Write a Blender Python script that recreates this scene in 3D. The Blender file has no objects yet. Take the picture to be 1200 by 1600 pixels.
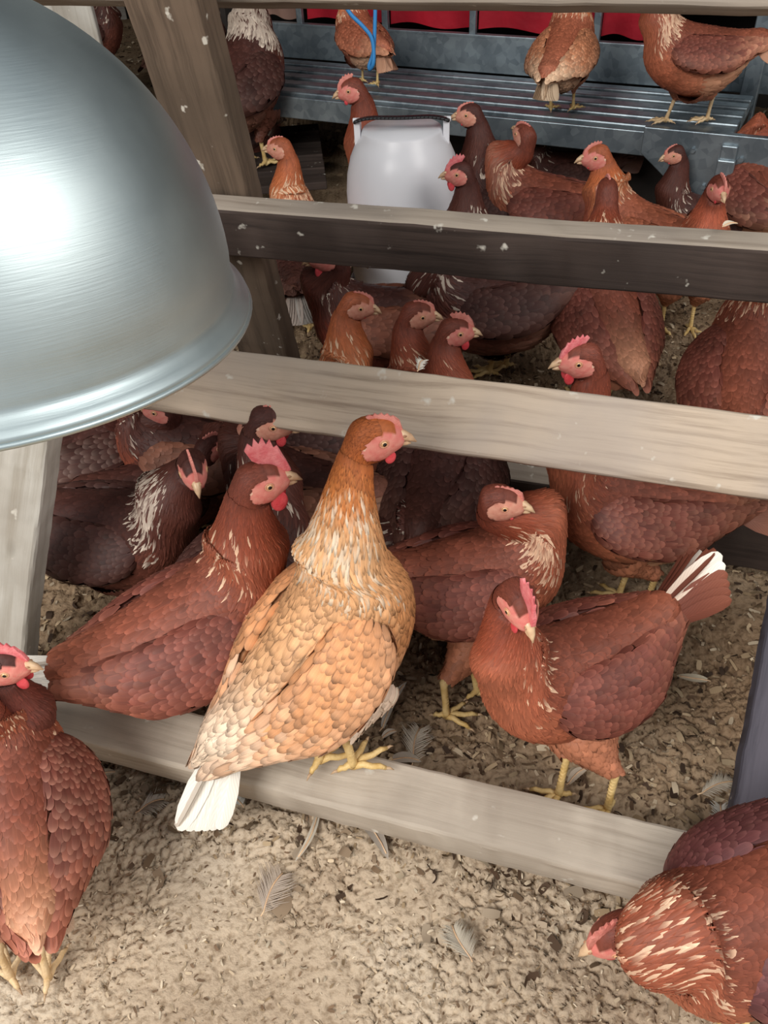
import bpy, bmesh, math, random
import numpy as np
from mathutils import Vector, Matrix
random.seed(7)
RNG = np.random.default_rng(11)
R = math.radians
SC = bpy.context.scene
COL = SC.collection

# ------------------------------------------------------------------ camera
F = 1300.0; PITCH = math.atan(1130/1300.0); ROLL = R(3.0); CAMH = 0.95
_f = np.array([0, math.cos(PITCH), -math.sin(PITCH)])
_r0 = np.array([1., 0, 0]); _u0 = np.array([0, math.sin(PITCH), math.cos(PITCH)])
_r = _r0*math.cos(ROLL) - _u0*math.sin(ROLL)
_u = _u0*math.cos(ROLL) + _r0*math.sin(ROLL)
CAMP = np.array([0, 0, CAMH])
cd = bpy.data.cameras.new('camera'); cam = bpy.data.objects.new('camera', cd); COL.objects.link(cam)
cd.sensor_fit = 'VERTICAL'; cd.sensor_height = 24; cd.lens = F/1600*24; cd.clip_start = .02
cam.matrix_world = Matrix(((_r[0], _u[0], -_f[0], 0), (_r[1], _u[1], -_f[1], 0), (_r[2], _u[2], -_f[2], CAMH), (0, 0, 0, 1)))
SC.camera = cam
def ray(px, py):
    d = _f + _r*(px-600)/F + _u*(800-py)/F
    return d
def atz(px, py, z):                       # point of that line of sight at height z
    d = ray(px, py); return CAMP + d*(z-CAMH)/d[2]
def aty(px, py, y):
    d = ray(px, py); return CAMP + d*y/d[1]
def atdepth(px, py, t): return CAMP + ray(px, py)*t

# ------------------------------------------------------------------ light
W = bpy.data.worlds.new('world'); SC.world = W; W.use_nodes = True
bg = W.node_tree.nodes['Background']; bg.inputs[0].default_value = (.93, .96, 1, 1); bg.inputs[1].default_value = .36
def area(name, loc, target, sx, sy, power, color=(1, 1, 1)):
    l = bpy.data.lights.new(name, 'AREA'); l.shape = 'RECTANGLE'; l.size = sx; l.size_y = sy; l.energy = power; l.color = color
    o = bpy.data.objects.new(name, l); COL.objects.link(o); o.location = loc
    o.rotation_euler = (Vector(target)-Vector(loc)).to_track_quat('-Z', 'Y').to_euler(); return o
area('daylight_opening', (-1.5, -1.2, 2.3), (.1, .9, .1), 1.6, 1.2, 80, (1, .975, .94))
area('daylight_opening', (2.2, -.6, 2.6), (.3, 1.2, .1), 1.6, 1.4, 38, (1, .965, .92))
SC.view_settings.view_transform = 'Standard'; SC.view_settings.look = 'None'
SC.view_settings.exposure = 0.25; SC.view_settings.gamma = 1; SC.view_settings.use_curve_mapping = False

# ------------------------------------------------------------------ helpers
def lin(c):
    return tuple(((v/255)/12.92 if v <= 10 else ((v/255+.055)/1.055)**2.4) for v in c)
def L3(c): return np.array(lin(c))
def norm(v):
    v = np.asarray(v, float); return v/np.maximum(np.linalg.norm(v, axis=-1, keepdims=True), 1e-9)
def smooth(a, b, x):
    t = np.clip((x-a)/(b-a), 0, 1); return t*t*(3-2*t)
def tag(o, label=None, cat=None, group=None, kind=None):
    if label: o['label'] = label
    if cat: o['category'] = cat
    if group: o['group'] = group
    if kind: o['kind'] = kind
    return o
def link(name, me, mats, parent=None, smoothf=True):
    o = bpy.data.objects.new(name, me); COL.objects.link(o)
    if not isinstance(mats, (list, tuple)): mats = [mats]
    for m in mats: me.materials.append(m)
    if parent is not None: o.parent = parent
    if smoothf: me.polygons.foreach_set('use_smooth', [True]*len(me.polygons))
    return o
def empty(name, loc, rz=0):
    o = bpy.data.objects.new(name, None); COL.objects.link(o); o.location = loc; o.rotation_euler = (0, 0, rz); o.empty_display_size = .05
    return o
def np_mesh(name, V, Q, col=None, uv=None):
    me = bpy.data.meshes.new(name); V = np.asarray(V, np.float32); Q = np.asarray(Q, np.int32)
    me.vertices.add(len(V)); me.vertices.foreach_set('co', V.ravel())
    n = len(Q); me.loops.add(4*n); me.loops.foreach_set('vertex_index', Q.ravel())
    me.polygons.add(n); me.polygons.foreach_set('loop_start', np.arange(0, 4*n, 4, dtype=np.int32))
    me.update(calc_edges=True)
    if col is not None:
        a = me.color_attributes.new('Col', 'FLOAT_COLOR', 'POINT'); a.data.foreach_set('color', np.asarray(col, np.float32).ravel())
    if uv is not None:
        u = me.uv_layers.new(name='UVMap'); u.data.foreach_set('uv', np.asarray(uv, np.float32)[Q.ravel()].ravel())
    return me
class MB:
    """small mesh collector: boxes, tubes, lathes"""
    def __init__(s): s.v = []; s.f = []; s.m = []
    def add(s, v, f, mi=0):
        b = len(s.v); s.v += [tuple(map(float, p)) for p in v]; s.f += [tuple(i+b for i in q) for q in f]; s.m += [mi]*len(f)
    def tube(s, pts, rad, n=8, mi=0, cap=True):
        pts = [np.array(p, float) for p in pts]; rad = rad if hasattr(rad, '__len__') else [rad]*len(pts)
        V = []; ref = None
        for i, p in enumerate(pts):
            t = norm(pts[min(i+1, len(pts)-1)]-pts[max(i-1, 0)])
            if ref is None: ref = np.array([0, 0, 1.]) if abs(t[2]) < .9 else np.array([1., 0, 0])
            a = norm(np.cross(t, ref)); b = np.cross(a, t); ref = b
            for k in range(n):
                an = 2*math.pi*k/n; V.append(p+rad[i]*(a*math.cos(an)+b*math.sin(an)))
        Fc = [(i*n+k, i*n+(k+1) % n, (i+1)*n+(k+1) % n, (i+1)*n+k) for i in range(len(pts)-1) for k in range(n)]
        if cap: Fc += [tuple(range(n-1, -1, -1)), tuple((len(pts)-1)*n+k for k in range(n))]
        s.add(V, Fc, mi)
    def lathe(s, prof, n=32, mi=0, closed=False):
        V = [(r*math.cos(2*math.pi*k/n), r*math.sin(2*math.pi*k/n), z) for r, z in prof for k in range(n)]
        Fc = [(i*n+k, i*n+(k+1) % n, (i+1)*n+(k+1) % n, (i+1)*n+k) for i in range(len(prof)-1) for k in range(n)]
        s.add(V, Fc, mi)
    def box(s, c, h, ax=None, mi=0):
        c = np.array(c, float); A = np.eye(3) if ax is None else np.array(ax, float)
        V = [c+A[0]*h[0]*x+A[1]*h[1]*y+A[2]*h[2]*z for x in (-1, 1) for y in (-1, 1) for z in (-1, 1)]
        s.add(V, [(0, 1, 3, 2), (4, 6, 7, 5), (0, 4, 5, 1), (2, 3, 7, 6), (0, 2, 6, 4), (1, 5, 7, 3)], mi)
    def ell(s, c, r, n=12, m=8, ax=None, mi=0):
        A = np.eye(3) if ax is None else np.array(ax, float); c = np.array(c, float); V = []; Fc = []
        for i in range(m+1):
            th = math.pi*i/m
            for k in range(n):
                an = 2*math.pi*k/n
                q = (r[0]*math.sin(th)*math.cos(an), r[1]*math.sin(th)*math.sin(an), r[2]*math.cos(th))
                V.append(c+A[0]*q[0]+A[1]*q[1]+A[2]*q[2])
        for i in range(m):
            for k in range(n): Fc.append((i*n+k, (i+1)*n+k, (i+1)*n+(k+1) % n, i*n+(k+1) % n))
        s.add(V, Fc, mi)
    def build(s, name, mats, parent=None, sm=True, bevel=0):
        me = bpy.data.meshes.new(name); me.from_pydata(s.v, [], s.f); me.update()
        o = link(name, me, mats, parent, sm)
        me.polygons.foreach_set('material_index', s.m)
        if bevel:
            b = o.modifiers.new('bevel', 'BEVEL'); b.width = bevel; b.segments = 2; b.limit_method = 'ANGLE'
        return o

# ------------------------------------------------------------------ materials
def mat(name):
    m = bpy.data.materials.new(name); m.use_nodes = True; nt = m.node_tree
    return m, nt, nt.nodes['Principled BSDF']
def nd(nt, t, **kw):
    n = nt.nodes.new(t)
    for k, v in kw.items(): setattr(n, k, v)
    return n
def setp(b, color=None, rough=None, metal=None, spec=None):
    if color is not None: b.inputs['Base Color'].default_value = (*color, 1)
    if rough is not None: b.inputs['Roughness'].default_value = rough
    if metal is not None: b.inputs['Metallic'].default_value = metal
    if spec is not None: b.inputs['Specular IOR Level'].default_value = spec
def ramp(nt, stops):
    r = nd(nt, 'ShaderNodeValToRGB'); e = r.color_ramp.elements
    while len(e) < len(stops): e.new(.5)
    for i, (p, c) in enumerate(stops): e[i].position = p; e[i].color = (*c, 1)
    return r
def noise_mat(name, c1, c2, scale=20, rough=.6, bump=.2, bscale=60, metal=0, spec=.3, detail=5, bd=.002):
    m, nt, b = mat(name); setp(b, rough=rough, metal=metal, spec=spec); L = nt.links.new
    tc = nd(nt, 'ShaderNodeTexCoord'); n = nd(nt, 'ShaderNodeTexNoise'); n.inputs['Scale'].default_value = scale; n.inputs['Detail'].default_value = detail
    L(tc.outputs['Object'], n.inputs['Vector']); r = ramp(nt, [(.3, c1), (.7, c2)]); L(n.outputs[0], r.inputs[0]); L(r.outputs[0], b.inputs['Base Color'])
    if bump:
        n2 = nd(nt, 'ShaderNodeTexNoise'); n2.inputs['Scale'].default_value = bscale; L(tc.outputs['Object'], n2.inputs['Vector'])
        bp = nd(nt, 'ShaderNodeBump'); bp.inputs['Strength'].default_value = bump; bp.inputs['Distance'].default_value = bd; L(n2.outputs[0], bp.inputs['Height']); L(bp.outputs[0], b.inputs['Normal'])
    return m
def wood_mat(name, light, dark, stain, drop=.5, grain=1.0):
    """weathered board, grain along local X"""
    m, nt, b = mat(name); setp(b, rough=.78, spec=.25); L = nt.links.new
    tc = nd(nt, 'ShaderNodeTexCoord'); mp = nd(nt, 'ShaderNodeMapping'); mp.inputs['Scale'].default_value = (2.2, 60*grain, 60*grain); L(tc.outputs['Object'], mp.inputs[0])
    w = nd(nt, 'ShaderNodeTexNoise'); w.inputs['Scale'].default_value = 3; L(tc.outputs['Object'], w.inputs['Vector'])
    mx = nd(nt, 'ShaderNodeVectorMath', operation='MULTIPLY_ADD'); L(w.outputs['Color'], mx.inputs[0]); mx.inputs[1].default_value = (.3, 1.6, 1.6); L(mp.outputs[0], mx.inputs[2])
    n = nd(nt, 'ShaderNodeTexNoise'); n.inputs['Scale'].default_value = 1; n.inputs['Detail'].default_value = 7; n.inputs['Roughness'].default_value = .65; L(mx.outputs[0], n.inputs['Vector'])
    r = ramp(nt, [(.28, dark), (.5, light), (.75, tuple(min(1, c*1.18) for c in light))]); L(n.outputs[0], r.inputs[0])
    s = nd(nt, 'ShaderNodeTexNoise'); s.inputs['Scale'].default_value = 6; s.inputs['Detail'].default_value = 6; L(tc.outputs['Object'], s.inputs['Vector'])
    sr = ramp(nt, [(.42, (0, 0, 0)), (.62, (1, 1, 1))]); L(s.outputs[0], sr.inputs[0])
    mix = nd(nt, 'ShaderNodeMix', data_type='RGBA'); L(sr.outputs[0], mix.inputs[0]); L(r.outputs[0], mix.inputs[6]); mix.inputs[7].default_value = (*stain, 1)
    mm = nd(nt, 'ShaderNodeMath', operation='MULTIPLY'); mm.inputs[1].default_value = .6; L(sr.outputs[0], mm.inputs[0]); L(mm.outputs[0], mix.inputs[0])
    # knots
    v = nd(nt, 'ShaderNodeTexVoronoi'); v.inputs['Scale'].default_value = 1; mp2 = nd(nt, 'ShaderNodeMapping'); mp2.inputs['Scale'].default_value = (4.5, 11, 11); L(tc.outputs['Object'], mp2.inputs[0]); L(mp2.outputs[0], v.inputs['Vector'])
    kr = ramp(nt, [(.03, (.8, .8, .8)), (.11, (0, 0, 0))]); L(v.outputs['Distance'], kr.inputs[0])
    mk = nd(nt, 'ShaderNodeMix', data_type='RGBA'); L(kr.outputs[0], mk.inputs[0]); L(mix.outputs[2], mk.inputs[6]); mk.inputs[7].default_value = (*[c*.5 for c in dark], 1)
    # droppings and dust
    d = nd(nt, 'ShaderNodeTexNoise'); d.inputs['Scale'].default_value = 38; d.inputs['Detail'].default_value = 3; L(tc.outputs['Object'], d.inputs['Vector'])
    dr = ramp(nt, [(.70-.03*drop, (0, 0, 0)), (.74, (1, 1, 1))]); L(d.outputs[0], dr.inputs[0])
    md = nd(nt, 'ShaderNodeMix', data_type='RGBA'); L(dr.outputs[0], md.inputs[0]); L(mk.outputs[2], md.inputs[6]); md.inputs[7].default_value = (.62, .58, .5, 1)
    L(md.outputs[2], b.inputs['Base Color'])
    bp = nd(nt, 'ShaderNodeBump'); bp.inputs['Strength'].default_value = .55; bp.inputs['Distance'].default_value = .002; L(n.outputs[0], bp.inputs['Height']); L(bp.outputs[0], b.inputs['Normal'])
    return m
def plumage_mat():
    m, nt, b = mat('plumage'); setp(b, rough=.55, spec=.28); L = nt.links.new
    a = nd(nt, 'ShaderNodeAttribute'); a.attribute_name = 'Col'
    uv = nd(nt, 'ShaderNodeUVMap'); uv.uv_map = 'UVMap'; sp = nd(nt, 'ShaderNodeSeparateXYZ'); L(uv.outputs[0], sp.inputs[0])
    def mth(op, x, y=None, c=False):
        n = nd(nt, 'ShaderNodeMath', operation=op); n.use_clamp = c
        for i, q in enumerate((x, y)):
            if q is None: continue
            if isinstance(q, (int, float)): n.inputs[i].default_value = q
            else: L(q, n.inputs[i])
        return n.outputs[0]
    au = mth('ABSOLUTE', mth('MULTIPLY_ADD', sp.outputs[0], 2)); nt.nodes[-2].inputs[2].default_value = -1
    e = mth('MAXIMUM', au, mth('MULTIPLY', sp.outputs[1], .98))
    mr = nd(nt, 'ShaderNodeMapRange'); mr.interpolation_type = 'SMOOTHSTEP'; mr.inputs[1].default_value = .62; mr.inputs[2].default_value = 1; L(e, mr.inputs[0])
    # fringe strength in alpha: below .5 darker rim (partly painted shadow on the golden hen), above .5 paler rim
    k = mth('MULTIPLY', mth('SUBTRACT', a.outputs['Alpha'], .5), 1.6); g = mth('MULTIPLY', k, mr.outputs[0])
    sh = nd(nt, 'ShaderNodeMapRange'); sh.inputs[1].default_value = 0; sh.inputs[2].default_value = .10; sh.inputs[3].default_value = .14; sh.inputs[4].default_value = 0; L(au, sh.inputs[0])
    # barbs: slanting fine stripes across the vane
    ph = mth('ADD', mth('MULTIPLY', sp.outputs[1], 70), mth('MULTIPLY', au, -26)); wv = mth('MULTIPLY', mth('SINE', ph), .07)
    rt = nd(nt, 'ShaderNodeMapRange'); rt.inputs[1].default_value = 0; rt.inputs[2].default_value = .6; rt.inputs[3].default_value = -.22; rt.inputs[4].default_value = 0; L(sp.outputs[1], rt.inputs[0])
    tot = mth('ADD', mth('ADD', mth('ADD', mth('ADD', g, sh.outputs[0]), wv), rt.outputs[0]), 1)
    vm = nd(nt, 'ShaderNodeVectorMath', operation='SCALE'); L(a.outputs['Color'], vm.inputs[0]); L(tot, vm.inputs['Scale'])
    L(vm.outputs[0], b.inputs['Base Color'])
    return m
M = {}
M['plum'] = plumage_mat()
def attr_mat(name, rough, spec):
    m, nt, b = mat(name); setp(b, rough=rough, spec=spec); a = nd(nt, 'ShaderNodeAttribute'); a.attribute_name = 'Col'
    n = nd(nt, 'ShaderNodeTexNoise'); n.inputs['Scale'].default_value = 260; tc = nd(nt, 'ShaderNodeTexCoord'); nt.links.new(tc.outputs['Object'], n.inputs['Vector'])
    bp = nd(nt, 'ShaderNodeBump'); bp.inputs['Strength'].default_value = .5; bp.inputs['Distance'].default_value = .001
    nt.links.new(n.outputs[0], bp.inputs['Height']); nt.links.new(bp.outputs[0], b.inputs['Normal'])
    nt.links.new(a.outputs['Color'], b.inputs['Base Color']); return m
M['skin'] = attr_mat('hen_skin', .6, .3)
M['comb'] = noise_mat('comb', lin((214, 98, 104)), lin((238, 146, 146)), 120, .5, .4, 500, spec=.35)
M['comb_pale'] = noise_mat('comb_pale', lin((205, 120, 108)), lin((226, 150, 136)), 120, .55, .4, 500)
M['wattle'] = noise_mat('wattle', lin((205, 62, 70)), lin((228, 92, 96)), 100, .5, .3, 500, spec=.35)
M['lobe'] = noise_mat('earlobe', lin((225, 170, 145)), lin((240, 205, 180)), 200, .6, 0)
M['beak'] = noise_mat('beak', lin((196, 154, 120)), lin((232, 200, 160)), 90, .38, 0, spec=.5)
M['beak_dark'] = noise_mat('beak_horn', lin((140, 95, 70)), lin((190, 140, 105)), 90, .38, 0, spec=.5)
M['leg'] = noise_mat('leg_yellow', lin((205, 168, 100)), lin((235, 205, 145)), 60, .5, .5, 300, spec=.4)
M['leg_pale'] = noise_mat('leg_pale', lin((215, 180, 130)), lin((240, 212, 170)), 60, .5, .5, 300, spec=.4)
M['claw'] = noise_mat('claw', lin((170, 140, 110)), lin((200, 170, 135)), 60, .4, 0)
m, nt, b = mat('eye_white'); setp(b, lin((226, 180, 130)), .15, spec=.6); M['iris'] = m
m, nt, b = mat('pupil'); setp(b, (.006, .005, .005), .06, spec=.8); M['pupil'] = m
M['lid'] = noise_mat('eyelid', lin((205, 140, 112)), lin((225, 170, 140)), 300, .6, 0)

# ------------------------------------------------------------------ lofted surfaces and feathers
def catmull(A, m):
    A = np.asarray(A, float); n = len(A); P = np.concatenate([[2*A[0]-A[1]], A, [2*A[-1]-A[-2]]]); out = []
    for i in range(n-1):
        p0, p1, p2, p3 = P[i], P[i+1], P[i+2], P[i+3]
        for j in range(m):
            t = j/m; out.append(.5*((2*p1)+(-p0+p2)*t+(2*p0-5*p1+4*p2-p3)*t*t+(-p0+3*p1-3*p2+p3)*t**3))
    out.append(A[-1]); return np.array(out)
class Surf:
    def __init__(s, C, U, V, egg, m=5, nt=32):
        s.m = m; s.nt = nt; C = catmull(C, m); U = catmull(U, m); V = catmull(V, m); E = catmull(np.asarray(egg)[:, None], m)[:, 0]
        th = np.linspace(0, 2*math.pi, nt, endpoint=False); c = np.cos(th); n = np.sin(th)
        s.G = C[:, None]+U[:, None]*c[None, :, None]+V[:, None]*(n[None, :, None]*(1-E[:, None, None]*c[None, :, None]))
        ds = np.gradient(s.G, axis=0); dt = np.roll(s.G, -1, 1)-np.roll(s.G, 1, 1)
        s.N = norm(np.cross(dt, ds)); s.nr = len(C)
        out = s.G-C[:, None]
        if (np.sum(out*s.N, -1)).mean() < 0: s.N = -s.N
        s.arc = np.concatenate([np.zeros((1, nt)), np.cumsum(np.linalg.norm(np.diff(s.G, axis=0), axis=2), 0)])
        # keep normals outward where rings fan
        bad = np.sum(out*s.N, -1) < 0; s.N[bad] = norm(out[bad])
    def ev(s, a, th, arr):
        a = np.clip(a, 0, s.nr-1.001); i = a.astype(int); f = (a-i)[..., None]
        t = (th/(2*math.pi) % 1)*s.nt; j = t.astype(int) % s.nt; g = (t-np.floor(t))[..., None]; j2 = (j+1) % s.nt
        return (arr[i, j]*(1-f)*(1-g)+arr[i+1, j]*f*(1-g)+arr[i, j2]*(1-f)*g+arr[i+1, j2]*f*g)
    def quads(s):
        i = np.arange(s.nr-1)[:, None]*s.nt; j = np.arange(s.nt)[None]; j2 = (j+1) % s.nt
        return np.stack([i+j, i+j2, i+s.nt+j2, i+s.nt+j], -1).reshape(-1, 4)
ROWV = np.array([0, .3, .58, .82, .95, 1.0]); ROWW = np.array([.45, .85, 1, .88, .55, .14])
NARV = np.array([0, .35, .7, 1.0]); NARW = np.array([.6, 1, .72, .06])
def feather_geo(P, Nn, S, Wd, rv, rw, camber, c0, c1):
    """P,Nn (n,R,3) centre line and normals; S (n,R,3) side; Wd (n,); c0,c1 (n,4) root / tip colour"""
    n, Rr = P.shape[:2]; off = (Wd[:, None]*rw[None]*.5)[..., None]
    up = Nn*(Wd[:, None, None]*camber)
    V = np.stack([P-S*off, P+up, P+S*off], 2).reshape(n*Rr*3, 3)
    base = (np.arange(n)*Rr*3)[:, None, None]; r = (np.arange(Rr-1)*3)[None, :, None]; q = np.arange(2)[None, None]
    a = base+r+q; Q = np.stack([a, a+1, a+4, a+3], -1).reshape(-1, 4)
    uv = np.broadcast_to(np.stack(np.meshgrid(rv, [0, .5, 1], indexing='ij')[::-1], -1)[None], (n, Rr, 3, 2)).reshape(-1, 2)
    t = smooth(.45, 1., rv)[None, :, None, None]
    col = np.broadcast_to(c0[:, None, None]*(1-t)+c1[:, None, None]*t, (n, Rr, 3, 4)).reshape(-1, 4)
    return V, Q, uv, col
class Feathers:
    def __init__(s): s.V = []; s.Q = []; s.uv = []; s.c = []; s.n = 0
    def add(s, V, Q, uv, c):
        s.V.append(V); s.Q.append(Q+s.n); s.uv.append(uv); s.c.append(c); s.n += len(V)
    def build(s, name, parent, kind='stuff'):
        if not s.V: return None
        me = np_mesh(name, np.concatenate(s.V), np.concatenate(s.Q), np.concatenate(s.c), np.concatenate(s.uv))
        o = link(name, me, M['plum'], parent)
        if kind: o['kind'] = kind
        return o
def shingle(fe, su, a0, a1, size, colf, mask=None, lift=.12, expose=.42, wexp=.62, narrow=False, base=.0015, camber=.12, lod=1.0, wild=.06, dsign=-1):
    """rows of feathers over su between ring positions a0..a1; size(k)->(L,W) in metres"""
    a = a0; row = 0; rv, rw = (NARV, NARW) if narrow else (ROWV, ROWW)
    PA = []; 
    while a < a1:
        Lh, Wh = size(a/su.m); Lh *= lod; Wh *= lod
        i = int(min(a, su.nr-2)); step = np.linalg.norm(su.G[i+1]-su.G[i], axis=1); ms = max(np.percentile(step, 70), 1e-4)
        ring = su.G[i]; seg = np.linalg.norm(np.roll(ring, -1, 0)-ring, axis=1); circ = seg.sum()
        n = max(6, int(circ/(Wh*wexp)))
        # equal spacing by arc length round the ring
        cum = np.concatenate([[0], np.cumsum(seg)]); q = (np.arange(n)+.5*(row % 2)+RNG.uniform(-.18, .18, n))/n % 1*circ
        th = np.interp(q, cum, np.linspace(0, 2*math.pi, su.nt+1))
        aa = a+RNG.uniform(-.25, .25, n)*expose*Lh/ms
        PA.append(np.stack([aa, th, np.full(n, Lh), np.full(n, Wh)], 1)); a += expose*Lh/ms; row += 1
    PA = np.concatenate(PA); a, th, Lh, Wh = PA.T
    if mask is not None:
        k = mask(a/su.m, th, su.ev(a, th, su.G)); a, th, Lh, Wh = a[k], th[k], Lh[k], Wh[k]
    n = len(a)
    if n == 0: return
    Lh = Lh*RNG.uniform(.85, 1.15, n); Wh = Wh*RNG.uniform(.88, 1.12, n)
    d = su.ev(np.clip(a+.5, 0, su.nr-1.01), th, su.G)-su.ev(np.clip(a-.5, 0, su.nr-1.01), th, su.G)
    spd = np.maximum(np.linalg.norm(d, axis=1), .0025*0+1e-3)
    j = np.round(th/(2*math.pi)*su.nt).astype(int) % su.nt; idx = np.arange(su.nr, dtype=float); A = np.zeros((n, len(rv))); ovr = np.zeros_like(A)
    for jj in np.unique(j):
        q = j == jj; ar = su.arc[:, jj]; s0 = np.interp(a[q], idx, ar); tgt = s0[:, None]+dsign*rv[None]*Lh[q][:, None]
        A[q] = np.interp(tgt, ar+idx*1e-7, idx); ovr[q] = np.maximum(0, -tgt)
    tj = RNG.normal(0, wild, n)
    P = su.ev(A, np.broadcast_to(th[:, None]+rv[None]*tj[:, None], A.shape), su.G)
    Nn = su.ev(A, np.broadcast_to(th[:, None], A.shape), su.N); Nn = norm(Nn)
    # past the end of the surface go straight on
    ov = ovr
    T = -norm(d) if dsign < 0 else norm(d)
    Tm = norm(T); P = P+ov[..., None]*Tm[:, None]
    Tl = np.gradient(P, axis=1); S = norm(np.cross(norm(Tl+1e-7), Nn))
    P = P+Nn*(base+(lift*RNG.uniform(.6, 1.4, n)*Lh)[:, None]*rv[None]**1.3)[..., None]
    c0, c1 = colf(a/su.m, th, P[:, 0])
    fe.add(*feather_geo(P, Nn, S, Wh, rv, rw, camber, c0, c1))

# ------------------------------------------------------------------ setting: ground, litter, boards
def vnoise(x, y, seed=0):
    """vectorised value noise"""
    xi = np.floor(x).astype(np.int64); yi = np.floor(y).astype(np.int64); fx = x-xi; fy = y-yi
    fx = fx*fx*(3-2*fx); fy = fy*fy*(3-2*fy)
    def h(a, b):
        v = (a*374761393+b*668265263+seed*982451653) & 0x7fffffff; v = ((v ^ (v >> 13))*1274126177) & 0x7fffffff
        return ((v ^ (v >> 16)) & 0xffff)/65535.
    return (h(xi, yi)*(1-fx)+h(xi+1, yi)*fx)*(1-fy)+(h(xi, yi+1)*(1-fx)+h(xi+1, yi+1)*fx)*fy
def cracks(x, y, seed):
    """distance to the nearest cell border of a jittered cell pattern"""
    xi = np.floor(x); yi = np.floor(y); f1 = np.full(x.shape, 9.); f2 = np.full(x.shape, 9.)
    for dx in (-1, 0, 1):
        for dy in (-1, 0, 1):
            cx = xi+dx; cy = yi+dy; px = cx+.5+.9*(vnoise(cx, cy, seed)-.5); py = cy+.5+.9*(vnoise(cx, cy, seed+1)-.5); d = np.hypot(px-x, py-y)
            n = np.minimum(f1, d); f2 = np.where(d < f1, f1, np.minimum(f2, d)); f1 = n
    return f2-f1
RDIR = np.array([math.cos(R(18.5)), -math.sin(R(18.5)), 0]); RPER = np.array([math.sin(R(18.5)), math.cos(R(18.5)), 0])
def ground_h(x, y):
    x = np.asarray(x, float); y = np.asarray(y, float)
    wx = x+.012*(vnoise(x*40, y*40, 5)-.5); wy = y+.012*(vnoise(x*40, y*40, 6)-.5)
    h = .020*(vnoise(x*3.1, y*3.1, 1)-.5)+.012*(vnoise(wx*11, wy*11, 2)-.5)
    c = np.abs(vnoise(wx*42, wy*42, 3)-.5)*2; c2 = np.abs(vnoise(wx*95+7, wy*95, 4)-.5)*2; c3 = vnoise(wx*210, wy*210, 9)
    u = x*RPER[0]+y*RPER[1]; churn = smooth(.36, .46, u)*(.95)+.45   # rougher litter behind the rail
    a = cracks(wx*34+.8*vnoise(x*60, y*60, 12), wy*34*1.3+.8*vnoise(x*60, y*60, 13), 21); b_ = cracks(wx*78, wy*78+vnoise(x*90, y*90, 14), 31); gate = smooth(.42, .62, vnoise(x*9, y*9, 15)+.12)
    h = h-.0075*(1-smooth(0, .15, a))*gate-.0034*(1-smooth(0, .22, b_))*(.25+gate)
    h = h+(.0048*np.sqrt(c)+.0034*np.sqrt(c2)+.0022*c3)*churn
    far = smooth(1.9, 3.0, y-.25*x)
    return h+far*.02-.008
def axis(parts):
    return np.concatenate([np.arange(a, b, s) for a, b, s in parts])
gx = axis([(-3.2, -.62, .03), (-.62, .72, .0026), (.72, 1.3, .012), (1.3, 3.6, .03)]); gy = axis([(-1.2, .18, .04), (.18, .72, .0026), (.72, 1.3, .0055), (1.3, 2.2, .012), (2.2, 5.6, .035)])
X, Y = np.meshgrid(gx, gy); Z = ground_h(X, Y); nx, ny = len(gx), len(gy)
i = np.arange(ny-1)[:, None]*nx+np.arange(nx-1)[None]
gme = np_mesh('floor', np.stack([X, Y, Z], -1).reshape(-1, 3), np.stack([i, i+1, i+nx+1, i+nx], -1).reshape(-1, 4))
m, nt, b = mat('dirt'); L = nt.links.new; setp(b, rough=.92, spec=.12)
tc = nd(nt, 'ShaderNodeTexCoord')
n1 = nd(nt, 'ShaderNodeTexNoise'); n1.inputs['Scale'].default_value = 5; n1.inputs['Detail'].default_value = 6; L(tc.outputs['Object'], n1.inputs['Vector'])
n2 = nd(nt, 'ShaderNodeTexNoise'); n2.inputs['Scale'].default_value = 130; n2.inputs['Detail'].default_value = 4; L(tc.outputs['Object'], n2.inputs['Vector'])
r1 = ramp(nt, [(.3, lin((166, 145, 122))), (.5, lin((192, 173, 149))), (.7, lin((208, 192, 170)))]); L(n1.outputs[0], r1.inputs[0])
r2 = ramp(nt, [(.32, (.66, .62, .58)), (.5, (1.03, 1.03, 1.03))]); L(n2.outputs[0], r2.inputs[0])
mx = nd(nt, 'ShaderNodeMix', data_type='RGBA', blend_type='MULTIPLY'); mx.inputs[0].default_value = 1; L(r1.outputs[0], mx.inputs[6]); L(r2.outputs[0], mx.inputs[7])
# ground behind the bottom rail: browner litter, with dimmer back light painted in
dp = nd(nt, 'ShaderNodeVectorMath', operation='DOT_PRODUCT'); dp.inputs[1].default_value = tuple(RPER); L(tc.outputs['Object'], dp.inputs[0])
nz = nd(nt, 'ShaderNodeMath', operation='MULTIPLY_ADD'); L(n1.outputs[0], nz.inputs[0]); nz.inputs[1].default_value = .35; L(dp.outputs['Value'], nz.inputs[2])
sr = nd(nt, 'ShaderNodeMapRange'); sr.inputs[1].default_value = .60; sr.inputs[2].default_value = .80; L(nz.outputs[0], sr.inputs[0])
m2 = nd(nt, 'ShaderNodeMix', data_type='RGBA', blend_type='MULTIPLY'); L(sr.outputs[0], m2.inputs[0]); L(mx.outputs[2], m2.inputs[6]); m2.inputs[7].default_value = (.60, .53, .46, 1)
L(m2.outputs[2], b.inputs['Base Color'])
bp = nd(nt, 'ShaderNodeBump'); bp.inputs['Strength'].default_value = .8; bp.inputs['Distance'].default_value = .004; L(n2.outputs[0], bp.inputs['Height']); L(bp.outputs[0], b.inputs['Normal'])
o = link('floor', gme, m); o['kind'] = 'structure'

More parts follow.
